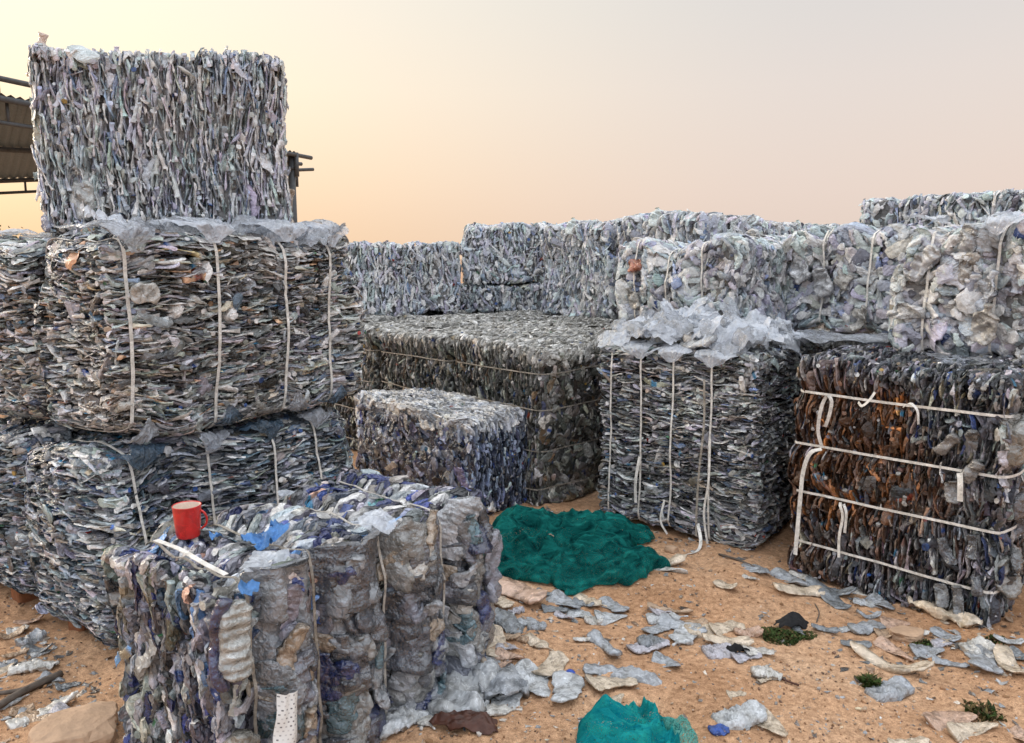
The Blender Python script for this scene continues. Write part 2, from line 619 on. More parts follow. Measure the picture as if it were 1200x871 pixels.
    V[:, 2] = np.maximum(V[:, 2], .0)
    return V, np.concatenate(Qs), np.concatenate(Ts), Cc


def strap_mesh(V, ax, s, w=.016, th=.002, seed=0, lift=.004, zmin=.0, trim=.4):
    """a band pulled tight round the block: the convex hull of the section it lies on"""
    sel = np.abs(V[:, ax] - s) < .022
    oth = [j for j in range(3) if j != ax]
    P = V[sel][:, oth].astype(float)
    H = hull2(P)
    c = H.mean(0)
    dn = np.linalg.norm(H - c, axis=1, keepdims=True)
    H = H + (H - c) / dn * lift
    # even out
    out = []
    m = len(H)
    for k in range(m):
        a, b = H[k], H[(k + 1) % m]
        q = max(1, int(np.linalg.norm(b - a) / .03))
        for t in range(q):
            out.append(a + (b - a) * t / q)
    out = np.array(out)
    # a tight band bites in between the lumps: follow the real outline part of the way
    ang = np.arctan2(P[:, 1] - c[1], P[:, 0] - c[0])
    rad = np.linalg.norm(P - c, axis=1)
    nb = 90
    bins = np.full(nb, np.nan)
    ib = ((ang + math.pi) / (2 * math.pi) * nb).astype(int) % nb
    for q in range(nb):
        if (ib == q).any():
            bins[q] = np.percentile(rad[ib == q], 97)
    ok = ~np.isnan(bins)
    bins = np.interp(np.arange(nb), np.nonzero(ok)[0], bins[ok], period=nb)
    bins = np.maximum.reduce([bins, .5 * (np.roll(bins, 1) + np.roll(bins, -1))])
    ao = np.arctan2(out[:, 1] - c[1], out[:, 0] - c[0])
    ro = np.linalg.norm(out - c, axis=1)
    rs = np.interp((ao + math.pi) / (2 * math.pi) * nb - .5, np.arange(nb), bins, period=nb) + lift
    rn_ = np.minimum(ro, .25 * ro + .75 * rs)
    out = c + (out - c) * (rn_ / ro)[:, None]
    pts = np.zeros((len(out), 3))
    pts[:, oth[0]], pts[:, oth[1]] = out[:, 0], out[:, 1]
    pts[:, ax] = s + .012 * noise(p3(out[:, 0] * 3, out[:, 1] * 3, seed * 3.3), seed)
    wd = np.zeros(3)
    wd[ax] = 1
    mb = MB()
    mb.ribbon(pts, wd, w, th, closed=True)
    return mb


def crumpled_patch(nx, ny, fx, seed, amp, freq):
    """grid u,v in 0..1 mapped by fx to a surface, plus ridged crumpling along z and a little sideways"""
    U, Vv = np.meshgrid(np.linspace(0, 1, nx), np.linspace(0, 1, ny), indexing='ij')
    P = fx(U, Vv)
    q = P * freq + seed * 3.1
    P = P + amp * np.stack([.6 * noise(q * 1.3 + 5, seed + 1), .6 * noise(q * 1.3 + 9, seed + 2), .7 * ridged(q, seed, 3)], -1)
    ii = np.arange(nx * ny).reshape(nx, ny)
    Q = np.stack([ii[:-1, :-1], ii[1:, :-1], ii[1:, 1:], ii[:-1, 1:]], -1).reshape(-1, 4)
    return P.reshape(-1, 3), Q


def blob_outline(U, V, seed):
    """turns a unit square grid into a ragged round sheet: returns x,y in about -1..1"""
    a = U * 2 - 1
    b = V * 2 - 1
    x = a * np.sqrt(1 - b * b / 2)
    y = b * np.sqrt(1 - a * a / 2)
    ang = np.arctan2(y, x)
    rr = np.sqrt(x * x + y * y)
    k = 1 + rr ** 2 * (.28 * noise(p3(np.cos(ang) * 1.6, np.sin(ang) * 1.6, seed), seed) + .14 * noise(p3(np.cos(ang) * 4, np.sin(ang) * 4, seed), seed + 4))
    return x * k, y * k


def film_sheet(parent, c, sx, sy, yaw, seed, mat, amp=.03, freq=9, tiltx=0., tilty=0., dome=.0, n=30, name='plastic_film', th=0.):
    ca, sa = math.cos(yaw), math.sin(yaw)

    def fx(U, V):
        x, y = blob_outline(U, V, seed)
        z = tiltx * x * sx + tilty * y * sy + dome * (1 - x * x - y * y)
        X, Y = x * sx, y * sy
        return np.stack([c[0] + ca * X - sa * Y, c[1] + sa * X + ca * Y, c[2] + z], -1)
    P, Q = crumpled_patch(n, n, fx, seed, amp, freq)
    me = mesh_data(name, P, Q, None, mat, None, True)
    return link(name, me, parent)


BALES = {}


def make_bale(key, label, group, xy, z, yaw, dims, comp, pal, seed, temps, mat=None, straps=None, strap_mat=None, strap_w=.011, lod_straps=True, **kw):
    root = empty('plastic_bale', (xy[0], xy[1], z), R(yaw))
    tag(root, label, 'bale', group)
    st = None
    if straps:
        st = (straps[0], straps[1], straps[2] if len(straps) > 2 else .06)
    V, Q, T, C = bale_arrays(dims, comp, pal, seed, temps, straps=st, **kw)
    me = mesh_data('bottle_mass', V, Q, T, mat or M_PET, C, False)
    o = link('bottle_mass', me, root)
    if straps and lod_straps:
        for i, s in enumerate(straps[1]):
            strap_mesh(V, straps[0], s + (dims[2] / 2 if straps[0] == 2 else 0), w=strap_w, seed=seed + i).build('strap', strap_mat or M_STRAP, root)
    BALES[key] = dict(root=root, V=V, dims=dims, mass=o, Q=Q, T=T)
    return root


def copy_tree(o, parent=None):
    c = o.copy()
    COL.objects.link(c)
    c.parent = parent
    for ch in o.children:
        copy_tree(ch, c)
    return c


def place(near, yaw, dims, sx=1, sy=1):
    """centre of a block whose near corner is given; local x runs along yaw"""
    ca, sa = math.cos(R(yaw)), math.sin(R(yaw))
    x, y = dims[0] / 2 * sx, dims[1] / 2 * sy
    return near[0] + ca * x - sa * y, near[1] + sa * x + ca * y


def loc2w(key, p):
    r = BALES[key]['root']
    ca, sa = math.cos(r.rotation_euler.z), math.sin(r.rotation_euler.z)
    return Vector((r.location.x + ca * p[0] - sa * p[1], r.location.y + sa * p[0] + ca * p[1], r.location.z + p[2]))


# ------------------------------------------------------------------ the setting
def gh(x, y):
    x = np.asarray(x, float)
    P = p3(x, y, 0.0)
    near = np.exp(-np.maximum(np.hypot(x, np.asarray(y, float) - 4) - 8, 0) / 4)
    return (.026 * fbm(P * 1.3, 3, 2) + .014 * fbm(P * 4.2, 5, 3)) * near


def make_ground():
    def axis(a, b, step, far, ratio=1.16):
        mid = np.arange(a, b + 1e-6, step)
        out, d, p = [], step * 1.5, b
        while p < far:
            p += d
            d *= ratio
            out.append(p)
        lo = [a - (q - b) for q in out][::-1]
        return np.array(lo + list(mid) + out)
    xs = axis(-2.9, 3.1, .0155, 600)
    ys = axis(1.4, 5.4, .0155, 700)
    X, Y = np.meshgrid(xs, ys, indexing='ij')
    Z = gh(X, Y)
    fine = ((X > -3.2) & (X < 3.4) & (Y > 1.1) & (Y < 5.8))
    P = p3(X, Y, 0)
    Z = Z + fine * (.0035 * fbm(P * 22, 8, 3) + .005 * np.maximum(ridged(P * 9, 12, 2) - .9, 0))
    V = np.stack([X, Y, Z], -1).reshape(-1, 3)
    nx, ny = X.shape
    ii = np.arange(nx * ny).reshape(nx, ny)
    Q = np.stack([ii[:-1, :-1], ii[1:, :-1], ii[1:, 1:], ii[:-1, 1:]], -1).reshape(-1, 4)
    m = bpy.data.materials.new('sandy_earth')
    s = N(m)
    out = s.n('ShaderNodeOutputMaterial')
    pr = s.n('ShaderNodeBsdfPrincipled')
    pr.inputs['Roughness'].default_value = .92
    pr.inputs['Specular IOR Level'].default_value = .15
    tc = s.n('ShaderNodeTexCoord')
    a = s.n('ShaderNodeTexNoise', i_Scale=1.1, i_Detail=9.0, i_Roughness=.62)
    b = s.n('ShaderNodeTexNoise', i_Scale=38.0, i_Detail=6.0, i_Roughness=.7)
    c = s.n('ShaderNodeTexNoise', i_Scale=230.0, i_Detail=3.0, i_Roughness=.7)
    for q in (a, b, c):
        s.l(tc, 'Object', q, 'Vector')
    r1 = s.n('ShaderNodeValToRGB')
    e = r1.color_ramp.elements
    e[0].position, e[0].color = .30, (.40, .225, .12, 1)
    e[1].position, e[1].color = .72, (.69, .485, .325, 1)
    mid = e.new(.5)
    mid.color = (.585, .37, .225, 1)
    s.l(a, 'Fac', r1, 'Fac')
    r2 = s.n('ShaderNodeValToRGB')
    e = r2.color_ramp.elements
    e[0].position, e[0].color = .33, (.55, .5, .46, 1)
    e[1].position, e[1].color = .62, (1.12, 1.1, 1.08, 1)
    s.l(b, 'Fac', r2, 'Fac')
    r3 = s.n('ShaderNodeValToRGB')
    e = r3.color_ramp.elements
    e[0].position, e[0].color = .36, (.62, .58, .55, 1)
    e[1].position, e[1].color = .64, (1.15, 1.15, 1.15, 1)
    s.l(c, 'Fac', r3, 'Fac')
    m1 = s.n('ShaderNodeMix', data_type='RGBA', blend_type='MULTIPLY')
    m2 = s.n('ShaderNodeMix', data_type='RGBA', blend_type='MULTIPLY')
    m1.inputs[0].default_value = m2.inputs[0].default_value = 1
    s.l(r1, 0, m1, 6)
    s.l(r2, 0, m1, 7)
    s.l(m1, 2, m2, 6)
    s.l(r3, 0, m2, 7)
    s.l(m2, 2, pr, 'Base Color')
    ad = s.n('ShaderNodeMath', operation='MULTIPLY_ADD')
    ad.inputs[1].default_value = .35
    s.l(c, 'Fac', ad, 0)
    s.l(b, 'Fac', ad, 2)
    bp = s.n('ShaderNodeBump', i_Strength=.75, i_Distance=.012)
    s.l(ad, 0, bp, 'Height')
    s.l(bp, 'Normal', pr, 'Normal')
    s.l(pr, 0, out, 0)
    o = link('ground', mesh_data('ground', V, Q, None, m, None, True))
    tag(o, 'orange brown sandy earth strewn with plastic scraps', None, None, 'structure')


make_ground()


def scatter(name, label, n, region, shapes, cols, size, mat, seed, flat=.5):
    rg = np.random.default_rng(seed)
    Vs, Ts, Cs, off = [], [], [], 0
    pts = region(rg, n)
    for (x, y) in pts:
        V, T = shapes[rg.integers(len(shapes))]
        s = size(rg)
        a = rg.uniform(0, 2 * math.pi)
        ca, sa = math.cos(a), math.sin(a)
        sc = np.array([s * rg.uniform(.7, 1.3), s * rg.uniform(.5, 1), s * flat * rg.uniform(.6, 1.3)])
        P = V * sc
        tl = rg.normal(0, .2, 2)
        P[:, 2] += P[:, 0] * tl[0] + P[:, 1] * tl[1]
        P = np.stack([ca * P[:, 0] - sa * P[:, 1] + x, sa * P[:, 0] + ca * P[:, 1] + y, P[:, 2] + float(gh(x, y)) + .25 * sc[2] + .002], -1)
        Vs.append(P)
        Ts.append(T + off)
        off += len(V)
        c = np.array(cols[rg.integers(len(cols))]) * math.exp(rg.normal(0, .25))
        Cs.append(np.broadcast_to(np.clip(c, .01, .8), (len(V), 3)))
    o = link(name, mesh_data(name, np.concatenate(Vs), None, np.concatenate(Ts), mat, np.concatenate(Cs)))
    tag(o, label, None, None, 'stuff')
    return o


def rock_shape(seed, sub=1):
    import bmesh
    bm = bmesh.new()
    bmesh.ops.create_icosphere(bm, subdivisions=sub, radius=1)
    V = np.array([v.co[:] for v in bm.verts])
    T = np.array([[v.index for v in f.verts] for f in bm.faces])
    bm.free()
    V = V * (1 + .28 * noise(V * 1.4 + seed * 5, seed))[:, None]
    return V, T


def flake_shape(seed):
    r = np.random.default_rng(seed)
    k = 7
    th = np.sort(r.uniform(0, 2 * math.pi, k))
    rad = r.uniform(.5, 1.1, k)
    top = np.stack([rad * np.cos(th), rad * np.sin(th), r.normal(0, .35, k)], -1)
    bot = top - [0, 0, .25]
    V = np.concatenate([top, bot, [[0, 0, r.normal(.2, .3)]], [[0, 0, -.2]]])
    j = np.arange(k)
    T = np.concatenate([np.stack([np.full(k, 2 * k), j, (j + 1) % k], 1), np.stack([np.full(k, 2 * k + 1), k + (j + 1) % k, k + j], 1),
                        np.stack([j, k + j, (j + 1) % k], 1), np.stack([(j + 1) % k, k + j, k + (j + 1) % k], 1)])
    return V, T


M_GRAVEL = plastic('gravel_grain', rough=.9, bump=.4, scale=120, dirt=.3, spec=.2)


def yard(rg, n):
    out = []
    while len(out) < n:
        px, py = rg.uniform(-60, 1260), rg.uniform(600, 900)
        x, y = G(px, py)
        if 470 < px or px < 170:
            out.append((x + rg.normal(0, .03), y + rg.normal(0, .03)))
    return out


def edges(rg, n):
    """crumbs gather at the feet of the blocks"""
    segs = [((570, 780), (500, 860), .09), ((925, 668), (1190, 752), .12), ((690, 612), (880, 655), .08), ((600, 605), (700, 606), .07),
            ((640, 720), (560, 760), .12), ((0, 700), (130, 800), .16), ((0, 780), (90, 860), .14), ((1000, 760), (1190, 790), .16), ((780, 700), (830, 760), .14)]
    out = []
    for k in range(n):
        a, b, s = segs[rg.integers(len(segs))]
        t = rg.random()
        x, y = G(a[0] + (b[0] - a[0]) * t, a[1] + (b[1] - a[1]) * t)
        out.append((x + rg.normal(0, s), y + rg.normal(0, s)))
    return out


ROCKS = [rock_shape(k) for k in range(6)]
FLAKES = [flake_shape(k) for k in range(8)]
scatter('gravel', 'small orange and grey grit scattered over the sand', 3600, yard, ROCKS, [(.40, .24, .14), (.30, .17, .09), (.48, .36, .26), (.22, .14, .1), (.42, .40, .38)],
        lambda r: .0028 + .0035 * r.random() ** 2 + (.008 * r.random() if r.random() < .05 else 0), M_GRAVEL, 21, .7)
scatter('plastic_crumbs', 'tiny pale scraps of plastic trodden into the sand', 950, yard, FLAKES, [(.55, .55, .53), (.38, .40, .43), (.50, .36, .26), (.20, .17, .15), (.62, .55, .47)],
        lambda r: .005 + .011 * r.random() ** 2, M_PET, 22, .35)
scatter('plastic_debris', 'torn plastic scraps gathered along the feet of the bales', 900, edges, FLAKES,
        [(.42, .43, .44), (.28, .30, .32), (.14, .13, .12), (.5, .42, .34), (.30, .20, .13), (.10, .07, .05)],
        lambda r: .008 + .022 * r.random() ** 2, M_PET, 23, .3)
# ------------------------------------------------------------------ the bales
G_PALE = 'pale upper bales along the back'
G_LOW = 'dark bales of the lower layer'


def rust(C, base, rg):
    n = noise(C * np.array([3.2, 1.5, 3.0]) + 40, 77) + .6 * noise(C * 9, 78)
    f = np.clip((.50 - C[:, 0]) * 1.4 + 1.0 * n, 0, 1)[:, None]
    f = f * (C[:, 1] < .2)[:, None]
    f = f * smooth01(.55, .40, C[:, 2])[:, None]
    ru = np.array([(.135, .052, .016)]) * np.exp(rg.normal(.0, .75, len(C)))[:, None]
    f = f * (rg.random(len(C)) < .86)[:, None]
    return base * (1 - .9 * f) + ru * .9 * f


def tan_patches(C, base, rg):
    n = noise(C * 3.0 + 60, 91)
    f = np.clip(n * 1.6 - .45, 0, .6)[:, None]
    return base * (1 - f) + base.mean(1, keepdims=True) * np.array([(1.12, 1.0, .86)]) * f


def skylit_dusty_top(C, base, rg):
    """pale top: dust, with the lightening by sky light painted into the colour"""
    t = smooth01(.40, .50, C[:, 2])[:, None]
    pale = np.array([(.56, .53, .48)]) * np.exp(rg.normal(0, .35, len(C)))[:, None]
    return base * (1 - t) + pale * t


def skylit_dusty_top_low(C, base, rg):
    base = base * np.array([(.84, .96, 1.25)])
    t = smooth01(.19, .27, C[:, 2])[:, None]  # upper pieces go pale: dust plus painted sky light
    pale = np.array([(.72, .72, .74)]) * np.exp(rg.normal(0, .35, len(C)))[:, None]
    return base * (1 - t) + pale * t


def skylit_top(C, base, rg):
    t = smooth01(.27, .33, C[:, 2])[:, None]  # top pieces lightened in colour, imitating light from the sky
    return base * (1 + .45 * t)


# foreground bale
FGD = (1.12, .66, .72)
c = place((-.785, 1.96), 52.5, FGD)
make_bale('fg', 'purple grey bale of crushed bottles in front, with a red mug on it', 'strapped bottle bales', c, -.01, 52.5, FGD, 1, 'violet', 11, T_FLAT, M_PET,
          straps=(0, [-.46, -.23, .05, .34], .05), pinch=.12, fill=.56, r=.06, lowamp=.03, labels=.12, strap_w=.013, scale=(.4, .95), lod_straps=False, pale=.66, sig=.55, tint=skylit_top)

# left stack
LBD = (1.36, .68, .82)
c = place((-1.56, 2.82), 57, LBD)
make_bale('lb', 'grey bale at the foot of the tall left stack, behind the mug', 'strapped bottle bales', c, .035, 57, LBD, 2, 'bluegrey', 12, T_NEAR, M_PET,
          straps=(0, [-.52, -.20, .12, .40], .06), pinch=.04, fill=1.6, pale=.8, sig=.55, r=.12, lowamp=.05)
ey = (-math.sin(R(57)), math.cos(R(57)))
c2 = (c[0] + ey[0] * .74, c[1] + ey[1] * .74)
make_bale('lb2', 'grey bale on the ground at the left edge, under another bale', 'strapped bottle bales', c2, .03, 57, (1.36, .68, .80), 2, 'bluegrey', 13, T_NEAR, M_PET,
          fill=1.4, pale=.8, sig=.55, r=.12, lowamp=.05, skip=('-z', '+x', '-y'))
LMD = (1.30, .66, .84)
c = place((-1.46, 2.87), 57, LMD)
make_bale('lm', 'brownish grey bale with four white straps in the middle of the tall stack', 'strapped bottle bales', c, .87, 57, LMD, 2, 'mixed', 14, T_NEAR, M_PET,
          straps=(0, [-.60, -.23, .14, .41], .07), pinch=.045, fill=1.6, var=.045, strap_w=.014, r=.10, lowamp=.045, tint=tan_patches)
c2 = (c[0] + ey[0] * .75, c[1] + ey[1] * .75)
make_bale('lm2', 'brownish grey bale at the left edge beside the strapped middle bale', 'strapped bottle bales', c2, .86, 57, (1.3, .68, .82), 2, 'mixed', 15, T_NEAR, M_PET,
          fill=1.4, r=.10, lowamp=.045, skip=('-z', '+x'))
LTD = (1.07, .76, .79)
c = place((-2.03, 3.36), 20, LTD)
lt = make_bale('lt', 'pale grey bale of upright bottles topmost of the tall left stack', 'pale bottle bales', c, 1.71, 20, LTD, 0, 'clear', 16, T_NEAR, M_CLEAR,
               fill=1.5, sig=.2, pale=1.1, core=.3, labels=.03, r=.07, lowamp=.05, squash=.4, tilt=.12, chaos=.05, var=.012, skip=())  # light core: backlit haze and scatter put into its colour

# low bale behind the foreground one
B5D = (.80, 1.25, .65)
c = place((-.25, 4.52), 45, B5D)
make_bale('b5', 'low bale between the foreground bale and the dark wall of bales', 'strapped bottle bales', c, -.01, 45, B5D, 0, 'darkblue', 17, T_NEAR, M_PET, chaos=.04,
          fill=1.6, r=.05, lowamp=.03, tint=skylit_dusty_top_low, labels=.12)

# dark lower layer: the front row, then the rows behind it
B6D = (.95, .90, 1.06)
e45 = np.array([math.cos(R(45)), math.sin(R(45))])
n45 = np.array([-math.sin(R(45)), math.cos(R(45))])


def cell(i, j):
    p = np.array([.2, 4.75]) + e45 * (.97 * i + .475) + n45 * (.92 * j + .45)
    return p


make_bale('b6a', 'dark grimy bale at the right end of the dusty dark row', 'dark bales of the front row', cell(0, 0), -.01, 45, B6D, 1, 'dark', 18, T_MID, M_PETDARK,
          straps=(2, [.36, .12, -.14, -.40], .05), strap_mat=M_STRAPDIRT, strap_w=.008, pinch=.03, fill=1.5, r=.05, lowamp=.035, tint=skylit_dusty_top, labels=.06)
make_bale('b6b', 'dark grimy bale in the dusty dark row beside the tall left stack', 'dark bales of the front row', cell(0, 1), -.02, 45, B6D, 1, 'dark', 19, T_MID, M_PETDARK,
          straps=(2, [.36, .12, -.14, -.40], .05), strap_mat=M_STRAPDIRT, strap_w=.008, pinch=.03, fill=1.5, r=.05, lowamp=.035, tint=skylit_dusty_top, labels=.06)
k = 0
for (i, j) in [(1, 0), (1, 1), (0, 2), (1, 2), (1, 3), (2, 0), (2, 1), (2, 2), (3, 0), (4, 0), (5, 0), (2, 3), (3, 2), (3, 1), (0, 3)]:
    p = cell(i, j)
    o = copy_tree(BALES['b6a' if k % 2 else 'b6b']['root'])
    o.location = (p[0], p[1], -.012 - .006 * (k % 3))
    o.rotation_euler.z = R(45 + 180 * (k % 2))
    tag(o, 'dark bale of the lower layer, hidden under the pale back bales', 'bale', G_LOW)
    k += 1

# centre right bale with film on top
B7D = (1.0, 1.12, 1.10)
c7 = place((.53, 4.63), -39.3, B7D)
make_bale('b7', 'tall dark bale in the centre under a heap of blue white film', 'strapped bottle bales', c7, -.01, -39.3, B7D, 2, 'heap', 20, T_NEAR, M_PET,
          straps=(0, [-.42, -.21, -.01, .23], .05), strap_w=.011, pinch=.03, fill=1.6, r=.07, lowamp=.04, sig=.68, pale=.78)

# right bale, brown stains and level straps
B8D = (.97, 1.10, 1.12)
c8 = place((1.41, 3.82), -46, B8D)
make_bale('b8', 'rusty brown stained bale at the right with level white straps', 'strapped bottle bales', c8, -.01, -46, B8D, 0, 'darkblue', 21, T_NEAR, M_PETDARK,
          straps=(2, [.39, .13, -.12, -.39], .04), strap_w=.012, pinch=.045, fill=1.6, r=.05, lowamp=.035, tint=rust, sig=.4, labels=.1)

# pale upper layer
T_KROW = T_MID + T_PUFF[:6]
pk = dict(fill=.46, scale=(.42, .9), shell=.12, tilt=.42, sig=.24, labels=.02, core=.25, pale=1.06)  # light core colour stands in for glow scattered through clear plastic
UD = (1.06, .78, .63)
make_bale('u1', 'pale bale with an orange scrap on it, behind the film heap', G_PALE, place((.74, 5.65), -52, UD), 1.09, -52, UD, 1, 'clear', 30, T_PUFF, M_CLEAR,
          straps=(0, [-.33, -.05, .22], .05), pinch=.11, r=.08, lowamp=.05, strap_w=.012, **pk)
UD2 = (1.16, .80, .67)
make_bale('u2', 'pale lumpy bale above the gap between the two strapped right bales', G_PALE, place((1.6, 5.42), -51.5, UD2), 1.11, -51.5, UD2, 1, 'clear', 31, T_PUFF, M_CLEAR,
          straps=(0, [-.30, .02, .33], .05), pinch=.12, r=.09, lowamp=.05, strap_w=.012, **pk)
UD3 = (1.10, .80, .68)
make_bale('u3', 'pale bale standing on the rusty stained bale', G_PALE, place((1.97, 3.98), -48, UD3), 1.09, -48, UD3, 1, 'clear', 32, T_PUFFN, M_CLEAR,
          straps=(0, [-.40, -.10, .24], .05), pinch=.12, r=.09, lowamp=.05, strap_w=.012, **pk)
S2D = (1.1, .9, 1.07)
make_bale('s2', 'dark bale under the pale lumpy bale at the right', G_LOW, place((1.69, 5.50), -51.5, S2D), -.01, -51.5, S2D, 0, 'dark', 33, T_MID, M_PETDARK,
          fill=1.2, lowamp=.04, tint=skylit_dusty_top)
KD = (1.12, .80, .69)
make_bale('k1', 'pale bale at the left end of the back row, next to the tall stack', G_PALE, place((-1.62, 7.42), 10, KD), 1.03, 10, KD, 0, 'clear', 34, T_KROW, M_CLEAR,
          straps=(0, [-.28, .0, .28], .05), pinch=.05, r=.07, lowamp=.05, lod_straps=False, **pk)
KB = (1.12, .80, .29)
make_bale('k2b', 'flat squashed pale bale in the back row under a bigger pale one', G_PALE, place((-.57, 8.0), 4, KB), 1.03, 4, KB, 0, 'clear', 35, T_KROW, M_CLEAR, r=.05, lowamp=.03, **pk)
KD2 = (1.0, .80, .64)
make_bale('k2', 'pale bale in the back row resting on a flat squashed bale', G_PALE, place((-.50, 8.06), 4, KD2), 1.30, 4, KD2, 0, 'clear', 36, T_KROW, M_CLEAR,
          straps=(0, [-.2, .2], .05), pinch=.05, r=.06, lowamp=.05, lod_straps=False, **pk)
KD3 = (1.0, .80, .90)
make_bale('k3', 'tall pale bale in the back row, right of the squashed one', G_PALE, place((.27, 7.70), -53, KD3), 1.03, -53, KD3, 0, 'clear', 37, T_KROW, M_CLEAR,
          straps=(0, [-.22, .08], .05), pinch=.05, r=.07, lowamp=.05, lod_straps=False, **pk)
k4 = copy_tree(BALES['k3']['root'])
k4.location = (*place((.91, 6.86), -53, KD3), 1.07)
k4.rotation_euler.z = R(-53)
tag(k4, 'tall pale bale half hidden behind the bale with the orange scrap')
ku = np.array([math.cos(R(42)), math.sin(R(42))])
for i in range(4):
    o = copy_tree(BALES['k3']['root'])
    p = np.array([1.42, 6.95]) + ku * (.98 * i + .5) + np.array([-ku[1], ku[0]]) * .4
    o.location = (p[0], p[1], 1.07 + .012 * (i % 2))
    o.rotation_euler.z = R(42 + 180 * (i % 2))
    tag(o, ['nearest bale of the far row whose tops show behind the pale ones', 'second bale of the far row whose tops show behind the pale ones',
            'third bale of the far row whose tops show behind the pale ones', 'farthest bale of the far row whose tops show behind the pale ones'][i])
VD = (1.1, .85, 1.02)
vx = np.array([math.cos(R(-50)), math.sin(R(-50))])
for i in range(2):
    p = np.array([2.78, 6.25]) + vx * 1.12 * i
    q = place(p, -50, VD)
    if i == 0:
        make_bale('v', 'highest pale bale of the back, left of its pair at the right edge', G_PALE, q, 1.06, -50, VD, 0, 'clear', 38, T_KROW, M_CLEAR,
                  straps=(0, [-.3, .0, .3], .05), pinch=.05, r=.07, lowamp=.05, lod_straps=False, **pk)
    else:
        o = copy_tree(BALES['v']['root'])
        o.location = (q[0], q[1], 1.09)
        o.rotation_euler.z = R(-49)
        tag(o, 'highest pale bale of the back, cut by the right edge')
    o = copy_tree(BALES['b6a']['root'])
    o.location = (q[0], q[1], -.015)
    o.rotation_euler.z = R(-50)
    tag(o, 'dark bale of the lower layer, hidden under the pale back bales', 'bale', G_LOW)
# ------------------------------------------------------------------ parts lying on the bales and belonging to them
def big_bottle(name, parent, loc, normal, up_ang, L, W, T, col, seed, crumple=.7, ribs=0, neck=False, nu=34, nv=38, mat=None, bend=.01, label=None, fine=.45, creases=12):
    """one larger flattened bottle: loc in the parent's frame, outward normal, angle of its length from vertical"""
    t = crushed(seed, nu, nv, L, W, T, crumple, ribs, neck, bend, fine, creases)
    n = Vector(normal).normalized()
    ref = Vector((0, 0, 1)) if abs(n.z) < .9 else Vector((0, 1, 0))
    side = ref.cross(n).normalized()
    up = n.cross(side).normalized()
    a = R(up_ang)
    v = up * math.cos(a) + side * math.sin(a)
    u = v.cross(n)
    M = np.array([u[:], v[:], n[:]]).T
    V = t['V'] @ M.T
    c = np.array(col)[None] * t['shade'][:, None] * (1 + .32 * noise(t['V'] * np.array([24, 12, 24]), seed + 8))[:, None]
    me = mesh_data(name, V, t['q'], t['t'], mat or M_BIG, np.clip(c, .01, .85), True)
    o = link(name, me, parent, loc)
    if label:
        o['label'] = label
    return o


def fan(parent, s, yfront, ztop, seed, mat, spread=.15, rise=.10, back=.22, drop=.10, n=30, sgn=1, name='plastic_film'):
    """film gathered under a strap and spreading in ragged pleats above it"""
    def fx(U, V):
        u = U * 2 - 1
        rag = 1 + .6 * noise(p3(u * 2.3, V * .6, seed * 1.7), seed + 3) + .35 * noise(p3(u * 6, V * 1.5, seed), seed + 4)
        Vr = V * np.clip(rag, .35, 1.6)
        asym = .35 * math.sin(seed * 2.1)
        x = s + (u + asym * V) * (.010 + spread * Vr ** .85)
        pleat = ridged(p3(u * 4.5, V * .8, seed * .7), seed + 7, 2)
        z = ztop - sgn * drop + sgn * (drop + rise) * np.sin(np.minimum(Vr * 1.15, 1.25) * math.pi / 2) * (1 - .25 * np.abs(u) ** 1.5)
        y = yfront - .018 - .018 * V * pleat + back * np.maximum(Vr - .4, 0) ** 1.2
        return np.stack([x, y, z], -1)
    P, Q = crumpled_patch(n, n, fx, seed, .014, 16)
    return link(name, mesh_data(name, P, Q, None, mat, None, True), parent)


def hanging(parent, pts, w=.013, wd=(1, 0, 0), mat=None, n=22, name='loose_strap'):
    mb = MB()
    mb.ribbon(spline(pts, n), wd, w, .002)
    return mb.build(name, mat or M_STRAP, parent)


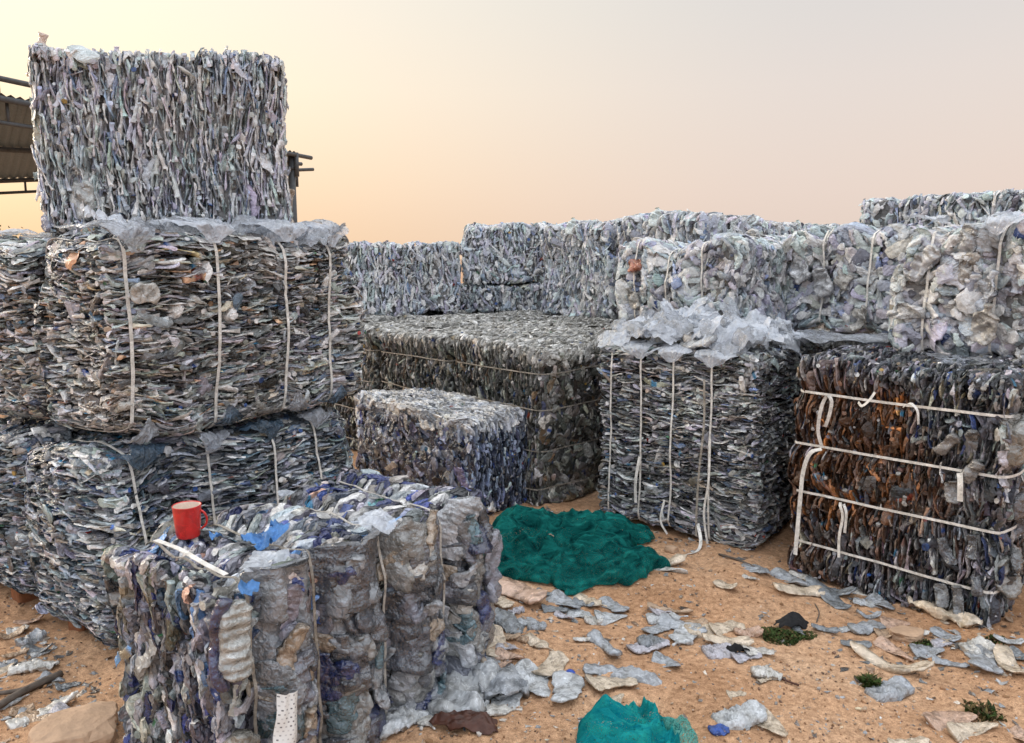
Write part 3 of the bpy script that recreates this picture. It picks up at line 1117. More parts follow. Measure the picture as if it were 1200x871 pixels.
# ---- foreground bale: the big flattened bottles of its right hand face
fg = BALES['fg']['root']
greys = [(.26, .285, .32), (.36, .39, .43), (.13, .14, .165), (.30, .31, .31), (.20, .215, .275), (.52, .55, .60), (.09, .10, .125)]
fg_made = []
cols_x = [(-.345, .21), (-.09, .27), (.195, .28), (.45, .20)]
rg = np.random.default_rng(5)
sd = 900
for ci, (cx, cw) in enumerate(cols_x):
    z = .71
    row = 0
    while z > .05:
        h = rg.uniform(.15, .22)
        if (ci, row) == (0, 0):
            h = .33
        for half in (-1, 1):
            if (ci, row) == (0, 0) and half > 0:
                continue
            col = greys[rg.integers(len(greys))]
            blue = rg.random() < .11
            if blue:
                col = [(.03, .045, .13), (.05, .07, .16), (.05, .11, .14)][rg.integers(3)]
            wide = .95 if (ci, row) == (0, 0) else .62
            fg_made += [big_bottle('crushed_bottle', fg, (cx + (0 if wide > .9 else half * cw * .24) + rg.uniform(-.012, .012), -.335 - .014 * rg.random() + (.012 if half > 0 else 0), z - h / 2 + rg.uniform(-.02, .02)),
                       (rg.normal(half * .12, .1), -1, rg.normal(.03, .12)), rg.normal(0, 13), h * rg.uniform(1.2, 1.5), cw * wide * rg.uniform(.9, 1.12), rg.uniform(.045, .062), col, sd,
                       crumple=rg.uniform(.35, .55), fine=.5, nu=36, nv=44, neck=bool(rg.random() < .3), creases=16, ribs=int(rg.integers(7, 12)) if rg.random() < .2 and not blue else 0)]
            sd += 3
        for q in range(5):
            c2 = greys[rg.integers(len(greys))] if rg.random() < .62 else [(.03, .05, .17), (.60, .58, .54), (.12, .22, .27), (.42, .34, .26)][rg.integers(4)]
            fg_made += [big_bottle('crushed_bottle', fg, (cx + rg.uniform(-.5, .5) * cw, -.345 - .018 * rg.random(), z - h * rg.uniform(.1, .95)), (rg.normal(0, .25), -1, rg.normal(0, .25)),
                       rg.normal(0, 35), rg.uniform(.10, .16), rg.uniform(.05, .08), rg.uniform(.025, .04), c2, sd + 400 + q, crumple=.6, neck=bool(rg.random() < .5), nu=20, nv=24, creases=8)]
        z -= h * .9
        sd += 5
        row += 1
# the straps bite into the bottles between the four bulging columns
FGS = [-.46, -.23, .05, .34]
allV = [BALES['fg']['V']]
for o in fg_made:
    n_ = len(o.data.vertices)
    co_ = np.empty(n_ * 3, np.float32)
    o.data.vertices.foreach_get('co', co_)
    P = co_.reshape(-1, 3) + np.array(o.location)
    m_ = sum(np.exp(-((P[:, 0] - s_) / .042) ** 2) for s_ in FGS)
    P[:, 1] = P[:, 1] * (1 - .25 * np.minimum(m_, 1)) - .012 * np.maximum(np.cos((P[:, 2] - .36) * 3.6), 0)
    P[:, 2] = np.clip(P[:, 2], .004, .735)
    allV.append(P)
    o.data.vertices.foreach_set('co', (P - np.array(o.location)).astype(np.float32).ravel())
    o.data.update()
allV = np.concatenate(allV)
for i, s_ in enumerate(FGS[:]):
    strap_mesh(allV, 0, s_, w=.010, seed=11 + i).build('strap', M_STRAPDIRT if i in (0, 1) else M_STRAPGREY, fg)
big_bottle('ribbed_bottle', fg, (-.535, -.345, .575), (-.35, -1, .05), 2, .22, .085, .045, (.47, .49, .48), 1301, crumple=.25, ribs=7, nu=28, nv=70, creases=4, label='clear ribbed bottle standing upright at the near corner')
big_bottle('crushed_bottle', fg, (-.575, -.315, .57), (-.8, -.6, 0), 4, .26, .045, .045, (.04, .055, .17), 1302, crumple=.4, label='narrow navy bottle at the near corner')
big_bottle('crushed_bottle', fg, (.585, -.35, .42), (.35, -1, 0), -4, .29, .10, .05, (.40, .42, .52), 1303, crumple=.35, label='pale violet bottle bulging out at the far end')
big_bottle('crushed_bottle', fg, (.60, -.30, .20), (.6, -.8, 0), 8, .24, .10, .05, (.32, .30, .28), 1304, crumple=.5)
big_bottle('crushed_bottle', fg, (-.52, -.33, .16), (-.3, -1, 0), 6, .26, .10, .05, (.34, .33, .30), 1305, crumple=.6)
film_sheet(fg, (-.37, -.275, .725), .085, .05, 0, 61, M_FILM, .012, 14, tilty=.35, n=26)
film_sheet(fg, (-.28, -.12, .735), .09, .045, .5, 62, M_FILMBLUE, .035, 22, n=34)
film_sheet(fg, (-.36, .02, .735), .03, .02, 1.2, 63, M_FILMBLUE, .02, 16, n=20)
film_sheet(fg, (-.47, -.32, .69), .028, .02, .2, 64, M_FILMBLUE, .015, 16, tilty=.7, n=18)
film_sheet(fg, (.05, .22, .735), .04, .03, .2, 65, M_FILM, .012, 16, n=16)
film_sheet(fg, (.07, -.27, .725), .07, .05, .1, 66, M_FILM, .015, 14, tilty=.5, n=22)


def label_mat():
    m = bpy.data.materials.new('printed_white_label')
    s = N(m)
    out = s.n('ShaderNodeOutputMaterial')
    pr = s.n('ShaderNodeBsdfPrincipled')
    pr.inputs['Roughness'].default_value = .5
    tc = s.n('ShaderNodeTexCoord')
    mp = s.n('ShaderNodeMapping')
    mp.inputs['Scale'].default_value = (1, 1, 1)
    s.l(tc, 'Object', mp, 'Vector')
    br = s.n('ShaderNodeTexBrick', i_Scale=1.0)
    br.inputs['Color1'].default_value = (.09, .09, .10, 1)
    br.inputs['Color2'].default_value = (.62, .62, .60, 1)
    br.inputs['Mortar'].default_value = (.66, .66, .64, 1)
    br.inputs['Brick Width'].default_value = .013
    br.inputs['Row Height'].default_value = .012
    br.inputs['Mortar Size'].default_value = .0042
    br.inputs['Bias'].default_value = -.1
    s.l(mp, 'Vector', br, 'Vector')
    s.l(br, 'Color', pr, 'Base Color')
    s.l(pr, 0, out, 0)
    return m


def label_sheet():
    nx, ny = 14, 20
    U, V = np.meshgrid(np.linspace(-1, 1, nx), np.linspace(0, 1, ny), indexing='ij')
    X = U * .038 * (1 - .25 * V)
    Y = (V - .5) * .17
    Z = .02 * np.cos(U * 1.4) + .008 * noise(p3(U * 2, V * 3, 4), 3)
    P = np.stack([X, Y, Z], -1).reshape(-1, 3)
    ii = np.arange(nx * ny).reshape(nx, ny)
    Q = np.stack([ii[:-1, :-1], ii[1:, :-1], ii[1:, 1:], ii[:-1, 1:]], -1).reshape(-1, 4)
    o = link('paper_label', mesh_data('paper_label', P, Q, None, label_mat(), None, True), fg, (-.435, -.415, .31), (R(84), R(8), R(-10)))
    o['label'] = 'white label printed with rows of small dark marks'


label_sheet()
# loose strap ends on its top
hanging(fg, [(-.50, .12, .745), (-.50, -.02, .748), (-.51, -.16, .745), (-.505, -.27, .735)], .017, (1, .1, 0))

# ---- middle bale of the stack: film bows at the straps, film over the top
lm = BALES['lm']['root']
for i, s_ in enumerate([-.60, -.23, .14, .41]):
    fan(lm, s_, -.335, .84, 70 + i, M_FILM if i != 0 else M_FILMGREY, spread=[.14, .19, .19, .16][i], rise=[.03, .05, .06, .07][i], back=.3, drop=[.09, .05, .05, .06][i])
    fan(lm, s_ + .02, -.33, .04, 80 + i, M_FILMNAVY if i % 2 else M_FILMGREY, spread=.07, rise=.03, back=.06, sgn=-1, drop=.06)
rg = np.random.default_rng(31)
for i in range(17):
    x = -.6 + 1.15 * rg.random()
    film_sheet(lm, (x, rg.uniform(-.32, -.12), .835 + rg.uniform(-.01, .015)), rg.uniform(.06, .12), rg.uniform(.04, .09), rg.uniform(-.8, .8), 300 + i,
               [M_FILM, M_FILMGREY][int(rg.random() < .4)], .032, 15, tilty=rg.uniform(-.1, .5), tiltx=rg.normal(0, .3), dome=.02, n=26)
big_bottle('crushed_bottle', lm, (-.57, -.37, .60), (-.3, -1, 0), 90, .10, .07, .03, (.52, .52, .50), 1410, nu=18, nv=18)
big_bottle('crushed_bottle', lm, (.56, .12, .97), (.2, -1, 0), 8, .24, .085, .05, (.58, .47, .38), 1411, crumple=.3, neck=False, label='peach tinted bottle standing up beside the topmost bale')
lm2 = BALES['lm2']['root']
for i in range(5):
    film_sheet(lm2, (-.55 + .2 * i, rg.uniform(-.25, .25), .84), .14, .1, rg.uniform(0, 3), 330 + i, [M_FILM, M_FILMGREY][i % 2], .03, 10, n=22)
big_bottle('crushed_bottle', lm2, (-.35, -.1, .90), (.4, -1, 0), 3, .19, .06, .05, (.03, .035, .04), 1412, crumple=.2, neck=True, label='dark bottle standing neck upwards')
# ---- lower bale of the stack
lb = BALES['lb']['root']
for i, s_ in enumerate([-.52, -.20, .12, .40]):
    fan(lb, s_, -.34, .80, 90 + i, [M_FILMNAVY, M_FILMGREY, M_FILMNAVY, M_FILMGREY][i], spread=.12, rise=.02, back=.12, drop=.07)
film_sheet(lb, (-.22, -.36, .74), .08, .035, .2, 340, M_FILM, .012, 14, tilty=-.5, n=20)
# ---- top bale
for i, (p, nrm, a, c_) in enumerate([((-.50, -.30, .73), (-1, -.4, .2), 20, (.55, .42, .36)), ((-.51, -.25, .55), (-1, -.5, .1), 10, (.42, .45, .47)), ((-.52, -.18, .34), (-1, -.3, 0), -14, (.45, .47, .49)),
                                     ((-.50, -.28, .20), (-1, -.6, 0), 4, (.44, .43, .36)), ((-.48, -.33, .47), (-.7, -1, 0), 4, (.45, .45, .38)), ((-.53, .05, .62), (-1, -.2, 0), 12, (.47, .46, .43)),
                                     ((-.52, .12, .25), (-1, -.1, 0), -20, (.42, .45, .48)), ((-.36, -.39, .16), (-.2, -1, 0), 5, (.40, .42, .42))]):
    big_bottle('crushed_bottle', lt, p, nrm, a, .22, .11, .06, tuple(min(.8, 1.35 * q) for q in c_), 1420 + i, crumple=.5, neck=i % 3 == 0, nu=24, nv=24)

# ---- centre right bale
b7 = BALES['b7']['root']
rg = np.random.default_rng(41)
for i in range(40):
    x = rg.uniform(-.46, .46)
    y = rg.uniform(-.52, .15)
    zz = 1.11 + .15 * math.exp(-((x + .18) / .28) ** 2 - ((y + .1) / .35) ** 2) * rg.uniform(.4, 1) + .06 * math.exp(-((x - .3) / .2) ** 2)
    film_sheet(b7, (x, y, zz), rg.uniform(.07, .15), rg.uniform(.04, .09), rg.uniform(-.8, .8), 400 + i, [M_FILM, M_FILM, M_FILMGREY][i % 3], .05, 13,
               tilty=rg.uniform(-.1, .8), tiltx=rg.normal(0, .45), dome=.03, n=28)
for i in range(16):
    big_bottle('crushed_bottle', b7, (rg.uniform(-.45, .45), rg.uniform(-.5, .1), 1.12 + .05 * rg.random()), (rg.normal(0, .3), rg.normal(-.2, .3), 1), rg.uniform(0, 180),
               rg.uniform(.15, .24), rg.uniform(.07, .10), .035, [(.5, .5, .48), (.42, .44, .46), (.55, .50, .44), (.30, .36, .48)][i % 4], 1500 + i, nu=16, nv=16)
for i, s_ in enumerate([-.21, -.01, .23]):
    fan(b7, s_, -.565, 1.09, 430 + i, M_FILM, spread=[.2, .15, .2][i], rise=.025, back=.3, drop=.07)
hanging(b7, [(.20, -.585, .95), (.215, -.60, .7), (.20, -.605, .45), (.19, -.60, .2), (.20, -.615, .06)], .012, mat=M_STRAPDIRT)
hanging(b7, [(.245, -.58, .62), (.26, -.61, .4), (.235, -.60, .2), (.27, -.615, .03)], .012)
hanging(b7, [(.20, -.60, .13), (.25, -.66, .06), (.27, -.74, .03), (.24, -.83, .028), (.22, -.88, .028)], .018, (.8, .4, .2))
hanging(b7, [(-.02, -.585, .22), (-.03, -.605, .1), (.02, -.615, .03)], .012)
hanging(b7, [(-.19, -.585, .45), (-.205, -.60, .3), (-.2, -.60, .17)], .018)

rg = np.random.default_rng(43)
for i in range(17):
    x = -.47 + .94 * (i + rg.random()) / 17
    film_sheet(b7, (x, rg.uniform(-.50, -.33), 1.10 + .07 * rg.random() + .05 * math.exp(-((x + .15) / .3) ** 2)), rg.uniform(.07, .14), rg.uniform(.05, .09), rg.uniform(-.5, .5), 560 + i,
               [M_FILM, M_FILMGREY][i % 2], .026, 13, tilty=rg.uniform(.2, .8), tiltx=rg.normal(0, .35), dome=.03, n=28)

# ---- rusty bale: loose loops of strap
b8 = BALES['b8']['root']
hanging(b8, [(-.30, -.575, .69), (-.315, -.60, .78), (-.30, -.61, .90), (-.275, -.61, .955), (-.255, -.605, .93), (-.265, -.60, .86), (-.285, -.59, .80)], .016, (.8, .5, 0))
hanging(b8, [(-.30, -.58, .685), (-.345, -.605, .66), (-.375, -.605, .56), (-.385, -.60, .40), (-.39, -.60, .25), (-.395, -.598, .12)], .020, (1, .1, 0))
hanging(b8, [(-.19, -.585, .44), (-.18, -.61, .43), (-.165, -.612, .38), (-.18, -.60, .27), (-.175, -.60, .17)], .013)
hanging(b8, [(-.175, -.585, .435), (-.15, -.61, .40), (-.155, -.60, .30)], .013)
hanging(b8, [(-.14, -.58, .94), (-.11, -.61, .93), (-.08, -.61, .96), (-.06, -.60, 1.0)], .012, (.2, .3, 1))
hanging(b8, [(.06, -.58, .945), (.10, -.61, .97), (.13, -.61, .94), (.135, -.60, .88)], .012, (.2, .6, .5))
hanging(b8, [(.31, -.585, .69), (.32, -.60, .65), (.325, -.60, .57)], .022)
rg = np.random.default_rng(51)
for i in range(22):
    # the right hand end: larger clear bottles and folded film
    y = rg.uniform(-.5, .5)
    zz = rg.uniform(.08, 1.02)
    big_bottle('crushed_bottle', b8, (.485 + .02 * rg.random(), y, zz), (1, rg.normal(-.2, .3), rg.normal(0, .25)), rg.uniform(-70, 70), rg.uniform(.18, .30), rg.uniform(.09, .14), .06,
               [(.22, .23, .24), (.13, .14, .15), (.34, .35, .34), (.16, .17, .20), (.27, .25, .22)][rg.integers(5)], 1600 + i, crumple=.6, nu=22, nv=22)
for i in range(9):
    big_bottle('crushed_bottle', b8, (rg.uniform(.25, .45), -.56, rg.uniform(.05, .9)), (rg.normal(.3, .2), -1, rg.normal(0, .25)), rg.uniform(-30, 30), rg.uniform(.09, .14), rg.uniform(.04, .06), .03,
               [(.20, .21, .22), (.28, .28, .28), (.12, .13, .15)][i % 3], 1640 + i, crumple=.75, nu=18, nv=18)
for i in range(7):
    film_sheet(b8, (rg.uniform(-.4, .45), rg.uniform(-.4, .4), 1.125), .16, .1, rg.uniform(0, 3), 450 + i, [M_FILM, M_FILMGREY][i % 2], .02, 9, n=22)

# ---- pale bales
u1, u2, u3 = (BALES[k]['root'] for k in ('u1', 'u2', 'u3'))
big_bottle('crushed_bottle', u1, (-.31, -.40, .46), (0, -1, .1), 80, .12, .09, .05, (.55, .17, .08), 1700, nu=18, nv=18, label='orange red plastic scrap')
big_bottle('crushed_bottle', u2, (-.44, -.41, .12), (-.2, -1, 0), 60, .14, .11, .07, (.38, .24, .10), 1701, nu=18, nv=18, label='amber bottle')
rg = np.random.default_rng(61)
for nm, u, D, n_ in (('u2', u2, UD2, 6), ('u3', u3, UD3, 9), ('u1', u1, UD, 4)):
    for i in range(n_):
        x = rg.uniform(-.46, .46) * D[0]
        big_bottle('crushed_bottle', u, (x, -D[1] / 2 - .012 + .02 * rg.random(), rg.uniform(.1, .9) * D[2]), (rg.normal(0, .3), -1, rg.normal(0, .25)), rg.normal(0, 35), rg.uniform(.13, .22), rg.uniform(.075, .12),
                   rg.uniform(.035, .05), [(.62, .64, .67), (.73, .74, .75), (.48, .51, .55), (.62, .60, .56), (.55, .60, .68)][rg.integers(5)], 1710 + i + 40 * n_, crumple=.5, neck=bool(i % 2), nu=30, nv=34, creases=18, fine=.8)
for i, s_ in enumerate([-.10, .24]):
    fan(u3, s_, -.40, .66, 470 + i, M_FILM, spread=.12, rise=.05, back=.2, drop=.05)
for i in range(6):
    film_sheet(u3, (-.45 + .18 * i, rg.uniform(-.3, .1), .70), .1, .06, rg.uniform(0, 3), 480 + i, M_FILM, .03, 12, n=20)
# ------------------------------------------------------------------ the other things
def top_z(key, x, y):
    """height of the bale's surface under a world point"""
    b = BALES[key]
    r = b['root']
    ca, sa = math.cos(r.rotation_euler.z), math.sin(r.rotation_euler.z)
    dx, dy = x - r.location.x, y - r.location.y
    lx, ly = ca * dx + sa * dy, -sa * dx + ca * dy
    if 'bvh' not in b:
        b['bvh'] = BVHTree.FromPolygons(b['V'].tolist(), b['Q'].tolist() + b['T'].tolist())
    zs = [h[0].z for ox in (-.025, 0, .025) for oy in (-.025, 0, .025) for h in [b['bvh'].ray_cast(Vector((lx + ox, ly + oy, 3)), Vector((0, 0, -1)))] if h[0]]
    return r.location.z + max(zs)


def make_mug():
    z = .72
    for _ in range(4):
        x, y = G(221, 629, z)
        z = top_z('fg', x, y) - .006
    root = empty('mug', (x, y, z), R(20))
    tag(root, 'red plastic mug standing on the purple grey bale in front', 'mug')
    n, Hh = 40, .122
    prof = [(.0, .0), (.040, .0), (.043, .004), (.047, .04), (.0505, .09), (.0525, Hh - .004), (.0535, Hh), (.052, Hh + .0015), (.0500, Hh - .002)]
    inner = [(.0500, Hh - .002), (.048, .085), (.0445, .04), (.040, .008), (.0, .007)]

    def lathe(pr):
        V = np.array([[r * math.cos(a), r * math.sin(a), h] for r, h in pr for a in np.arange(n) * 2 * math.pi / n])
        Q = [[i * n + j, i * n + (j + 1) % n, (i + 1) * n + (j + 1) % n, (i + 1) * n + j] for i in range(len(pr) - 1) for j in range(n)]
        return V, Q
    V, Q = lathe(prof)
    link('body', mesh_data('body', V, Q, None, M_RED, None, True), root)
    V, Q = lathe(inner)
    link('lining', mesh_data('lining', V, Q, None, M_MUGIN, None, True), root)
    mb = MB()
    a = np.linspace(-1.25, 1.25, 16)
    mb.tube(np.stack([.050 + .034 * np.cos(a) - .012, 0 * a, .064 + .036 * np.sin(a) / math.sin(1.25)], -1), .0042, 10)
    mb.build('handle', M_RED, root, True, rot=(0, 0, R(-12)))
    root.scale = (.84, .84, .86)


make_mug()


def net_mat(name, c0, c1, transp=.12):
    m = bpy.data.materials.new(name)
    s = N(m)
    out = s.n('ShaderNodeOutputMaterial')
    pr = s.n('ShaderNodeBsdfPrincipled')
    pr.inputs['Roughness'].default_value = .95
    pr.inputs['Specular IOR Level'].default_value = .05
    tc = s.n('ShaderNodeTexCoord')
    mp = s.n('ShaderNodeMapping')
    mp.inputs['Scale'].default_value = (.55, 1.6, 1.2)
    mp.inputs['Rotation'].default_value = (0, 0, .25)
    s.l(tc, 'Object', mp, 'Vector')
    no = s.n('ShaderNodeTexNoise', i_Scale=11.0, i_Detail=7.0, i_Roughness=.7, i_Distortion=1.4)
    s.l(mp, 'Vector', no, 'Vector')
    ra = s.n('ShaderNodeValToRGB')
    ra.color_ramp.elements[0].position, ra.color_ramp.elements[0].color = .35, (*c0, 1)  # light and dark of the folds painted as colour streaks
    ra.color_ramp.elements[1].position, ra.color_ramp.elements[1].color = .7, (*c1, 1)
    s.l(no, 'Fac', ra, 'Fac')
    s.l(ra, 'Color', pr, 'Base Color')
    n2 = s.n('ShaderNodeTexNoise', i_Scale=260.0, i_Detail=2.0)
    s.l(tc, 'Object', n2, 'Vector')
    bp = s.n('ShaderNodeBump', i_Strength=.6, i_Distance=.006)
    s.l(n2, 'Fac', bp, 'Height')
    s.l(bp, 'Normal', pr, 'Normal')
    # the holes of the fine mesh
    gt = s.n('ShaderNodeMath', operation='GREATER_THAN')
    gt.inputs[1].default_value = 1 - transp if transp < .45 else .5
    mr = s.n('ShaderNodeMapRange')
    mr.inputs['From Min'].default_value = .3
    mr.inputs['From Max'].default_value = .7
    s.l(n2, 'Fac', mr, 'Value')
    s.l(mr, 0, gt, 0)
    tp = s.n('ShaderNodeBsdfTransparent')
    ms = s.n('ShaderNodeMixShader')
    s.l(gt, 0, ms, 0)
    s.l(pr, 0, ms, 1)
    s.l(tp, 0, ms, 2)
    s.l(ms, 0, out, 0)
    return m


def net(name, label, c, sx, sy, yaw, height, mat, seed, n=170, fold=.03, fx_=3.0, fy_=8.0):
    U, Vv = np.meshgrid(np.linspace(0, 1, n), np.linspace(0, 1, n), indexing='ij')
    x, y = blob_outline(U, Vv, seed)
    rr = np.sqrt((U * 2 - 1) ** 2 + (Vv * 2 - 1) ** 2)
    rr = np.maximum(np.abs(U * 2 - 1), np.abs(Vv * 2 - 1))
    env = np.clip(1 - rr ** 2.2, 0, 1) ** .6
    X, Y = x * sx, y * sy
    wx = X + .06 * noise(p3(X * 4, Y * 4, 2), seed + 1)
    wy = Y + .10 * noise(p3(X * 3, Y * 3, 5), seed + 2)
    f = ridged(p3(wx * fx_, wy * fy_, 0), seed + 3, 3)
    f2 = ridged(p3(wx * fx_ * 4 + 3, wy * fy_ * 2.5, 0), seed + 6, 2)
    Z = env * (height * (.55 + .45 * noise(p3(X * 3.2, Y * 3.2, 0), seed + 4)) + fold * f + fold * .35 * f2) + .01 + .006 * f2 * (1 - env)
    X = X + .02 * env * noise(p3(X * 12, Y * 12, 1), seed + 8) + (1 - env) * .03 * ridged(p3(X * 9, Y * 9, 4), seed + 9, 2)
    Y = Y + (1 - env) * .03 * ridged(p3(X * 9, Y * 9, 7), seed + 10, 2)
    ca, sa = math.cos(yaw), math.sin(yaw)
    WX, WY = ca * X - sa * Y, sa * X + ca * Y
    Z = np.maximum(Z, .004) + gh(WX + c[0], WY + c[1])
    P = np.stack([WX, WY, Z], -1).reshape(-1, 3)
    ii = np.arange(n * n).reshape(n, n)
    Q = np.stack([ii[:-1, :-1], ii[1:, :-1], ii[1:, 1:], ii[:-1, 1:]], -1).reshape(-1, 4)
    o = link(name, mesh_data(name, P, Q, None, mat, None, True), None, (c[0], c[1], 0))
    tag(o, label, 'net')
    return o


net('shade_net', 'dark green shade net heaped on the sand in front of the dark bales', (.24, 3.90), .60, .42, .12, .10, net_mat('green_net', (.0, .020, .022), (.012, .18, .155), .16), 12, 260, .11, 2.0, 5.5)
net('shade_net', 'bright turquoise net bundle at the bottom edge of the yard', (.385, 2.26), .185, .17, .3, .13, net_mat('turquoise_net', (.0, .12, .16), (.02, .31, .27), .14), 33, 160, .05, 6, 9)
net('shade_net', 'thin pale wisp of green net beside the turquoise bundle', (.535, 2.30), .06, .08, .3, .08, net_mat('thin_net', (.05, .25, .22), (.15, .38, .32), .42), 35, 60, .02, 8, 12)


# ---- litter lying on the sand
LIT = {}


def lit_proto(kind, k):
    key = (kind, k)
    if key not in LIT:
        sd = 2000 + 37 * k + len(kind)
        if kind == 'bottle':
            t = crushed(sd, 22, 26, 1.0, .38, .10, .6, 0, True, .05, .7, 9)
            # a neck in proportion to a bottle a metre long
        elif kind == 'ribbed':
            t = crushed(sd, 22, 44, 1.0, .40, .11, .4, 9, False, .05, .6, 7)
        elif kind == 'oval':
            t = crushed(sd, 24, 24, 1.0, .52, .08, .4, 0, False, .03, .6, 9)
        elif kind == 'slab':
            t = crushed(sd, 22, 26, 1.0, .34, .10, .5, 0, False, .06, .7, 9)
        else:
            t = crushed(sd, 28, 32, 1.0, .5, .20, .7, 0, False, .08, .7, 14)
        c = np.repeat(t['shade'][:, None], 3, 1)
        LIT[key] = mesh_data(kind + '_litter', t['V'] , t['q'], t['t'], M_LIT, np.clip(c, .6, 1.3), True)
    return LIT[key]


def litter(x0, y0, x1, y1, kind, col, label, group=None, wr=1.0, name=None, cat=None, lift=0.0, thick=1.0):
    a, b = G(x0, y0), G(x1, y1)
    dx, dy = b[0] - a[0], b[1] - a[1]
    L = math.hypot(dx, dy)
    k = int(abs(hash((round(x0), round(y0)))) % 4)
    me = lit_proto(kind, k)
    cx, cy = (a[0] + b[0]) / 2, (a[1] + b[1]) / 2
    s = max(L, .05)
    nm = name or {'bottle': 'crushed_bottle', 'ribbed': 'ribbed_bottle', 'oval': 'crushed_bottle', 'slab': 'crushed_bottle', 'crumple': 'crumpled_bottle'}[kind]
    zt = {'bottle': .035, 'ribbed': .035, 'oval': .03, 'slab': .035, 'crumple': .07}[kind]
    # small pieces are not proportionally thinner
    tz = s * thick * (1.35 if s < .12 else 1.0)
    o = link(nm, me, None, (cx, cy, float(gh(cx, cy)) + zt * tz * .8 + .004 + lift), (random.gauss(0, .07), random.gauss(0, .07), math.atan2(dy, dx) - math.pi / 2))
    o.scale = (s * wr, s, tz)
    o.color = (*col, 1)
    tag(o, label, cat or 'bottle', group)
    return o


W_, GR, DG, LG, PK, CR, TN, LV = (.72, .71, .68), (.42, .45, .49), (.26, .285, .31), (.58, .61, .64), (.64, .44, .33), (.70, .59, .46), (.52, .37, .25), (.55, .54, .60)
gA = 'flattened bottles along the front edge of the green net'
lA = 'grey or cream flattened bottle in the scatter just in front of the dark green net'
litter(583, 690, 640, 712, 'slab', PK, 'wide pinkish flattened bottle beside the purple grey bale, in front of the green net', wr=1.5)
litter(575, 703, 600, 718, 'oval', CR, 'small cream flattened bottle touching the end of the purple grey bale')
for q in [(645, 700, 680, 712, 'oval', GR), (672, 696, 712, 712, 'bottle', CR), (705, 700, 734, 716, 'oval', GR), (662, 714, 702, 720, 'bottle', LG), (698, 724, 732, 716, 'oval', LG), (650, 718, 672, 723, 'slab', LV)]:
    litter(*q, lA, gA)
litter(577, 728, 612, 748, 'crumple', DG, 'dark grey crumpled bottle against the end of the purple grey bale')
litter(596, 736, 640, 736, 'bottle', GR, 'grey flattened bottle lying beside the dark grey crumpled one')
litter(742, 672, 800, 662, 'slab', CR, 'cream folded plastic sheet right of the green net', name='plastic_sheet', cat='sheet', wr=.9)
litter(754, 668, 806, 680, 'slab', W_, 'narrow pale plastic strip in front of the cream folded sheet', name='plastic_sheet', cat='sheet', wr=.55)
litter(727, 664, 752, 678, 'oval', CR, 'small cream flattened bottle at the right tip of the green net')
litter(758, 712, 812, 717, 'slab', TN, 'reddish brown sliver left of the open sand', name='plastic_sheet', cat='sheet', wr=.35)
gB = 'crossed grey bottles on the open sand'
lB = 'grey flattened bottle in the crossed heap in the middle of the sand'
for q in [(758, 724, 806, 722, 'bottle', LG), (755, 741, 782, 733, 'oval', GR), (775, 727, 830, 742, 'slab', GR), (812, 734, 790, 762, 'bottle', LG)]:
    litter(*q, lB, gB, wr=1.15)
litter(738, 764, 782, 752, 'ribbed', LV, 'lavender ribbed flattened bottle in front of the crossed grey heap')
litter(832, 742, 868, 734, 'oval', CR, 'cream flattened bottle right of the crossed grey heap')
litter(822, 754, 882, 757, 'slab', CR, 'long pale cream bottle half pressed into the sand, centre of the yard')
litter(632, 646, 648, 656, 'bottle', PK, 'small pinkish scrap lying on top of the dark green net', name='plastic_scrap', cat='scrap', lift=.10)
litter(608, 670, 616, 668, 'oval', W_, 'tiny white scrap lying on the dark green net', name='plastic_scrap', cat='scrap', lift=.08)
# in front
litter(576, 748, 588, 776, 'oval', CR, 'cream flattened bottle leaning at the foot of the purple grey bale')
litter(614, 752, 648, 770, 'bottle', CR, 'cream flattened bottle with a neck, alone on the sand near the purple grey bale')
litter(634, 800, 660, 776, 'oval', CR, 'smooth cream oval bottle beside the grey one with a blue cap')
litter(604, 790, 650, 818, 'oval', LG, 'large grey flattened bottle in the front scatter')
o = litter(668, 800, 662, 838, 'oval', LG, 'pale grey flattened bottle with a blue cap')
mb = MB()
mb.tube([(0, -.47, .0), (0, -.53, .0)], .10, 14)
mb.build('cap', plastic('blue_cap', rough=.35, bump=.1, dirt=.15, source=(.02, .07, .38)), o, True)
litter(566, 776, 596, 828, 'crumple', GR, 'grey crumpled bottle at the foot of the purple grey bale')
litter(530, 852, 560, 790, 'crumple', LG, 'pale crumpled bottle at the near foot of the purple grey bale')
litter(585, 836, 605, 800, 'bottle', LG, 'grey flattened bottle standing among the front scatter', wr=1.2)
o = litter(546, 838, 612, 836, 'bottle', W_, 'pale flattened bottle with a purple cap end')
litter(440, 868, 506, 838, 'crumple', LG, 'pale crumpled bottle in front of the purple grey bale at the bottom edge', wr=.8)
litter(484, 836, 510, 866, 'bottle', W_, 'whitish flattened bottle beside the dark brown sheet')
litter(684, 790, 776, 802, 'ribbed', GR, 'long grey ribbed bottle lying across the sand', wr=.62)
litter(696, 750, 728, 782, 'slab', GR, 'narrow grey bottle end leaning on the long ribbed bottle', wr=.7)
litter(688, 812, 740, 800, 'oval', CR, 'round cream plastic disc under the long ribbed bottle', wr=1.3, name='plastic_disc', cat='disc')
litter(710, 840, 724, 822, 'oval', CR, 'small cream flattened bottle behind the turquoise net')
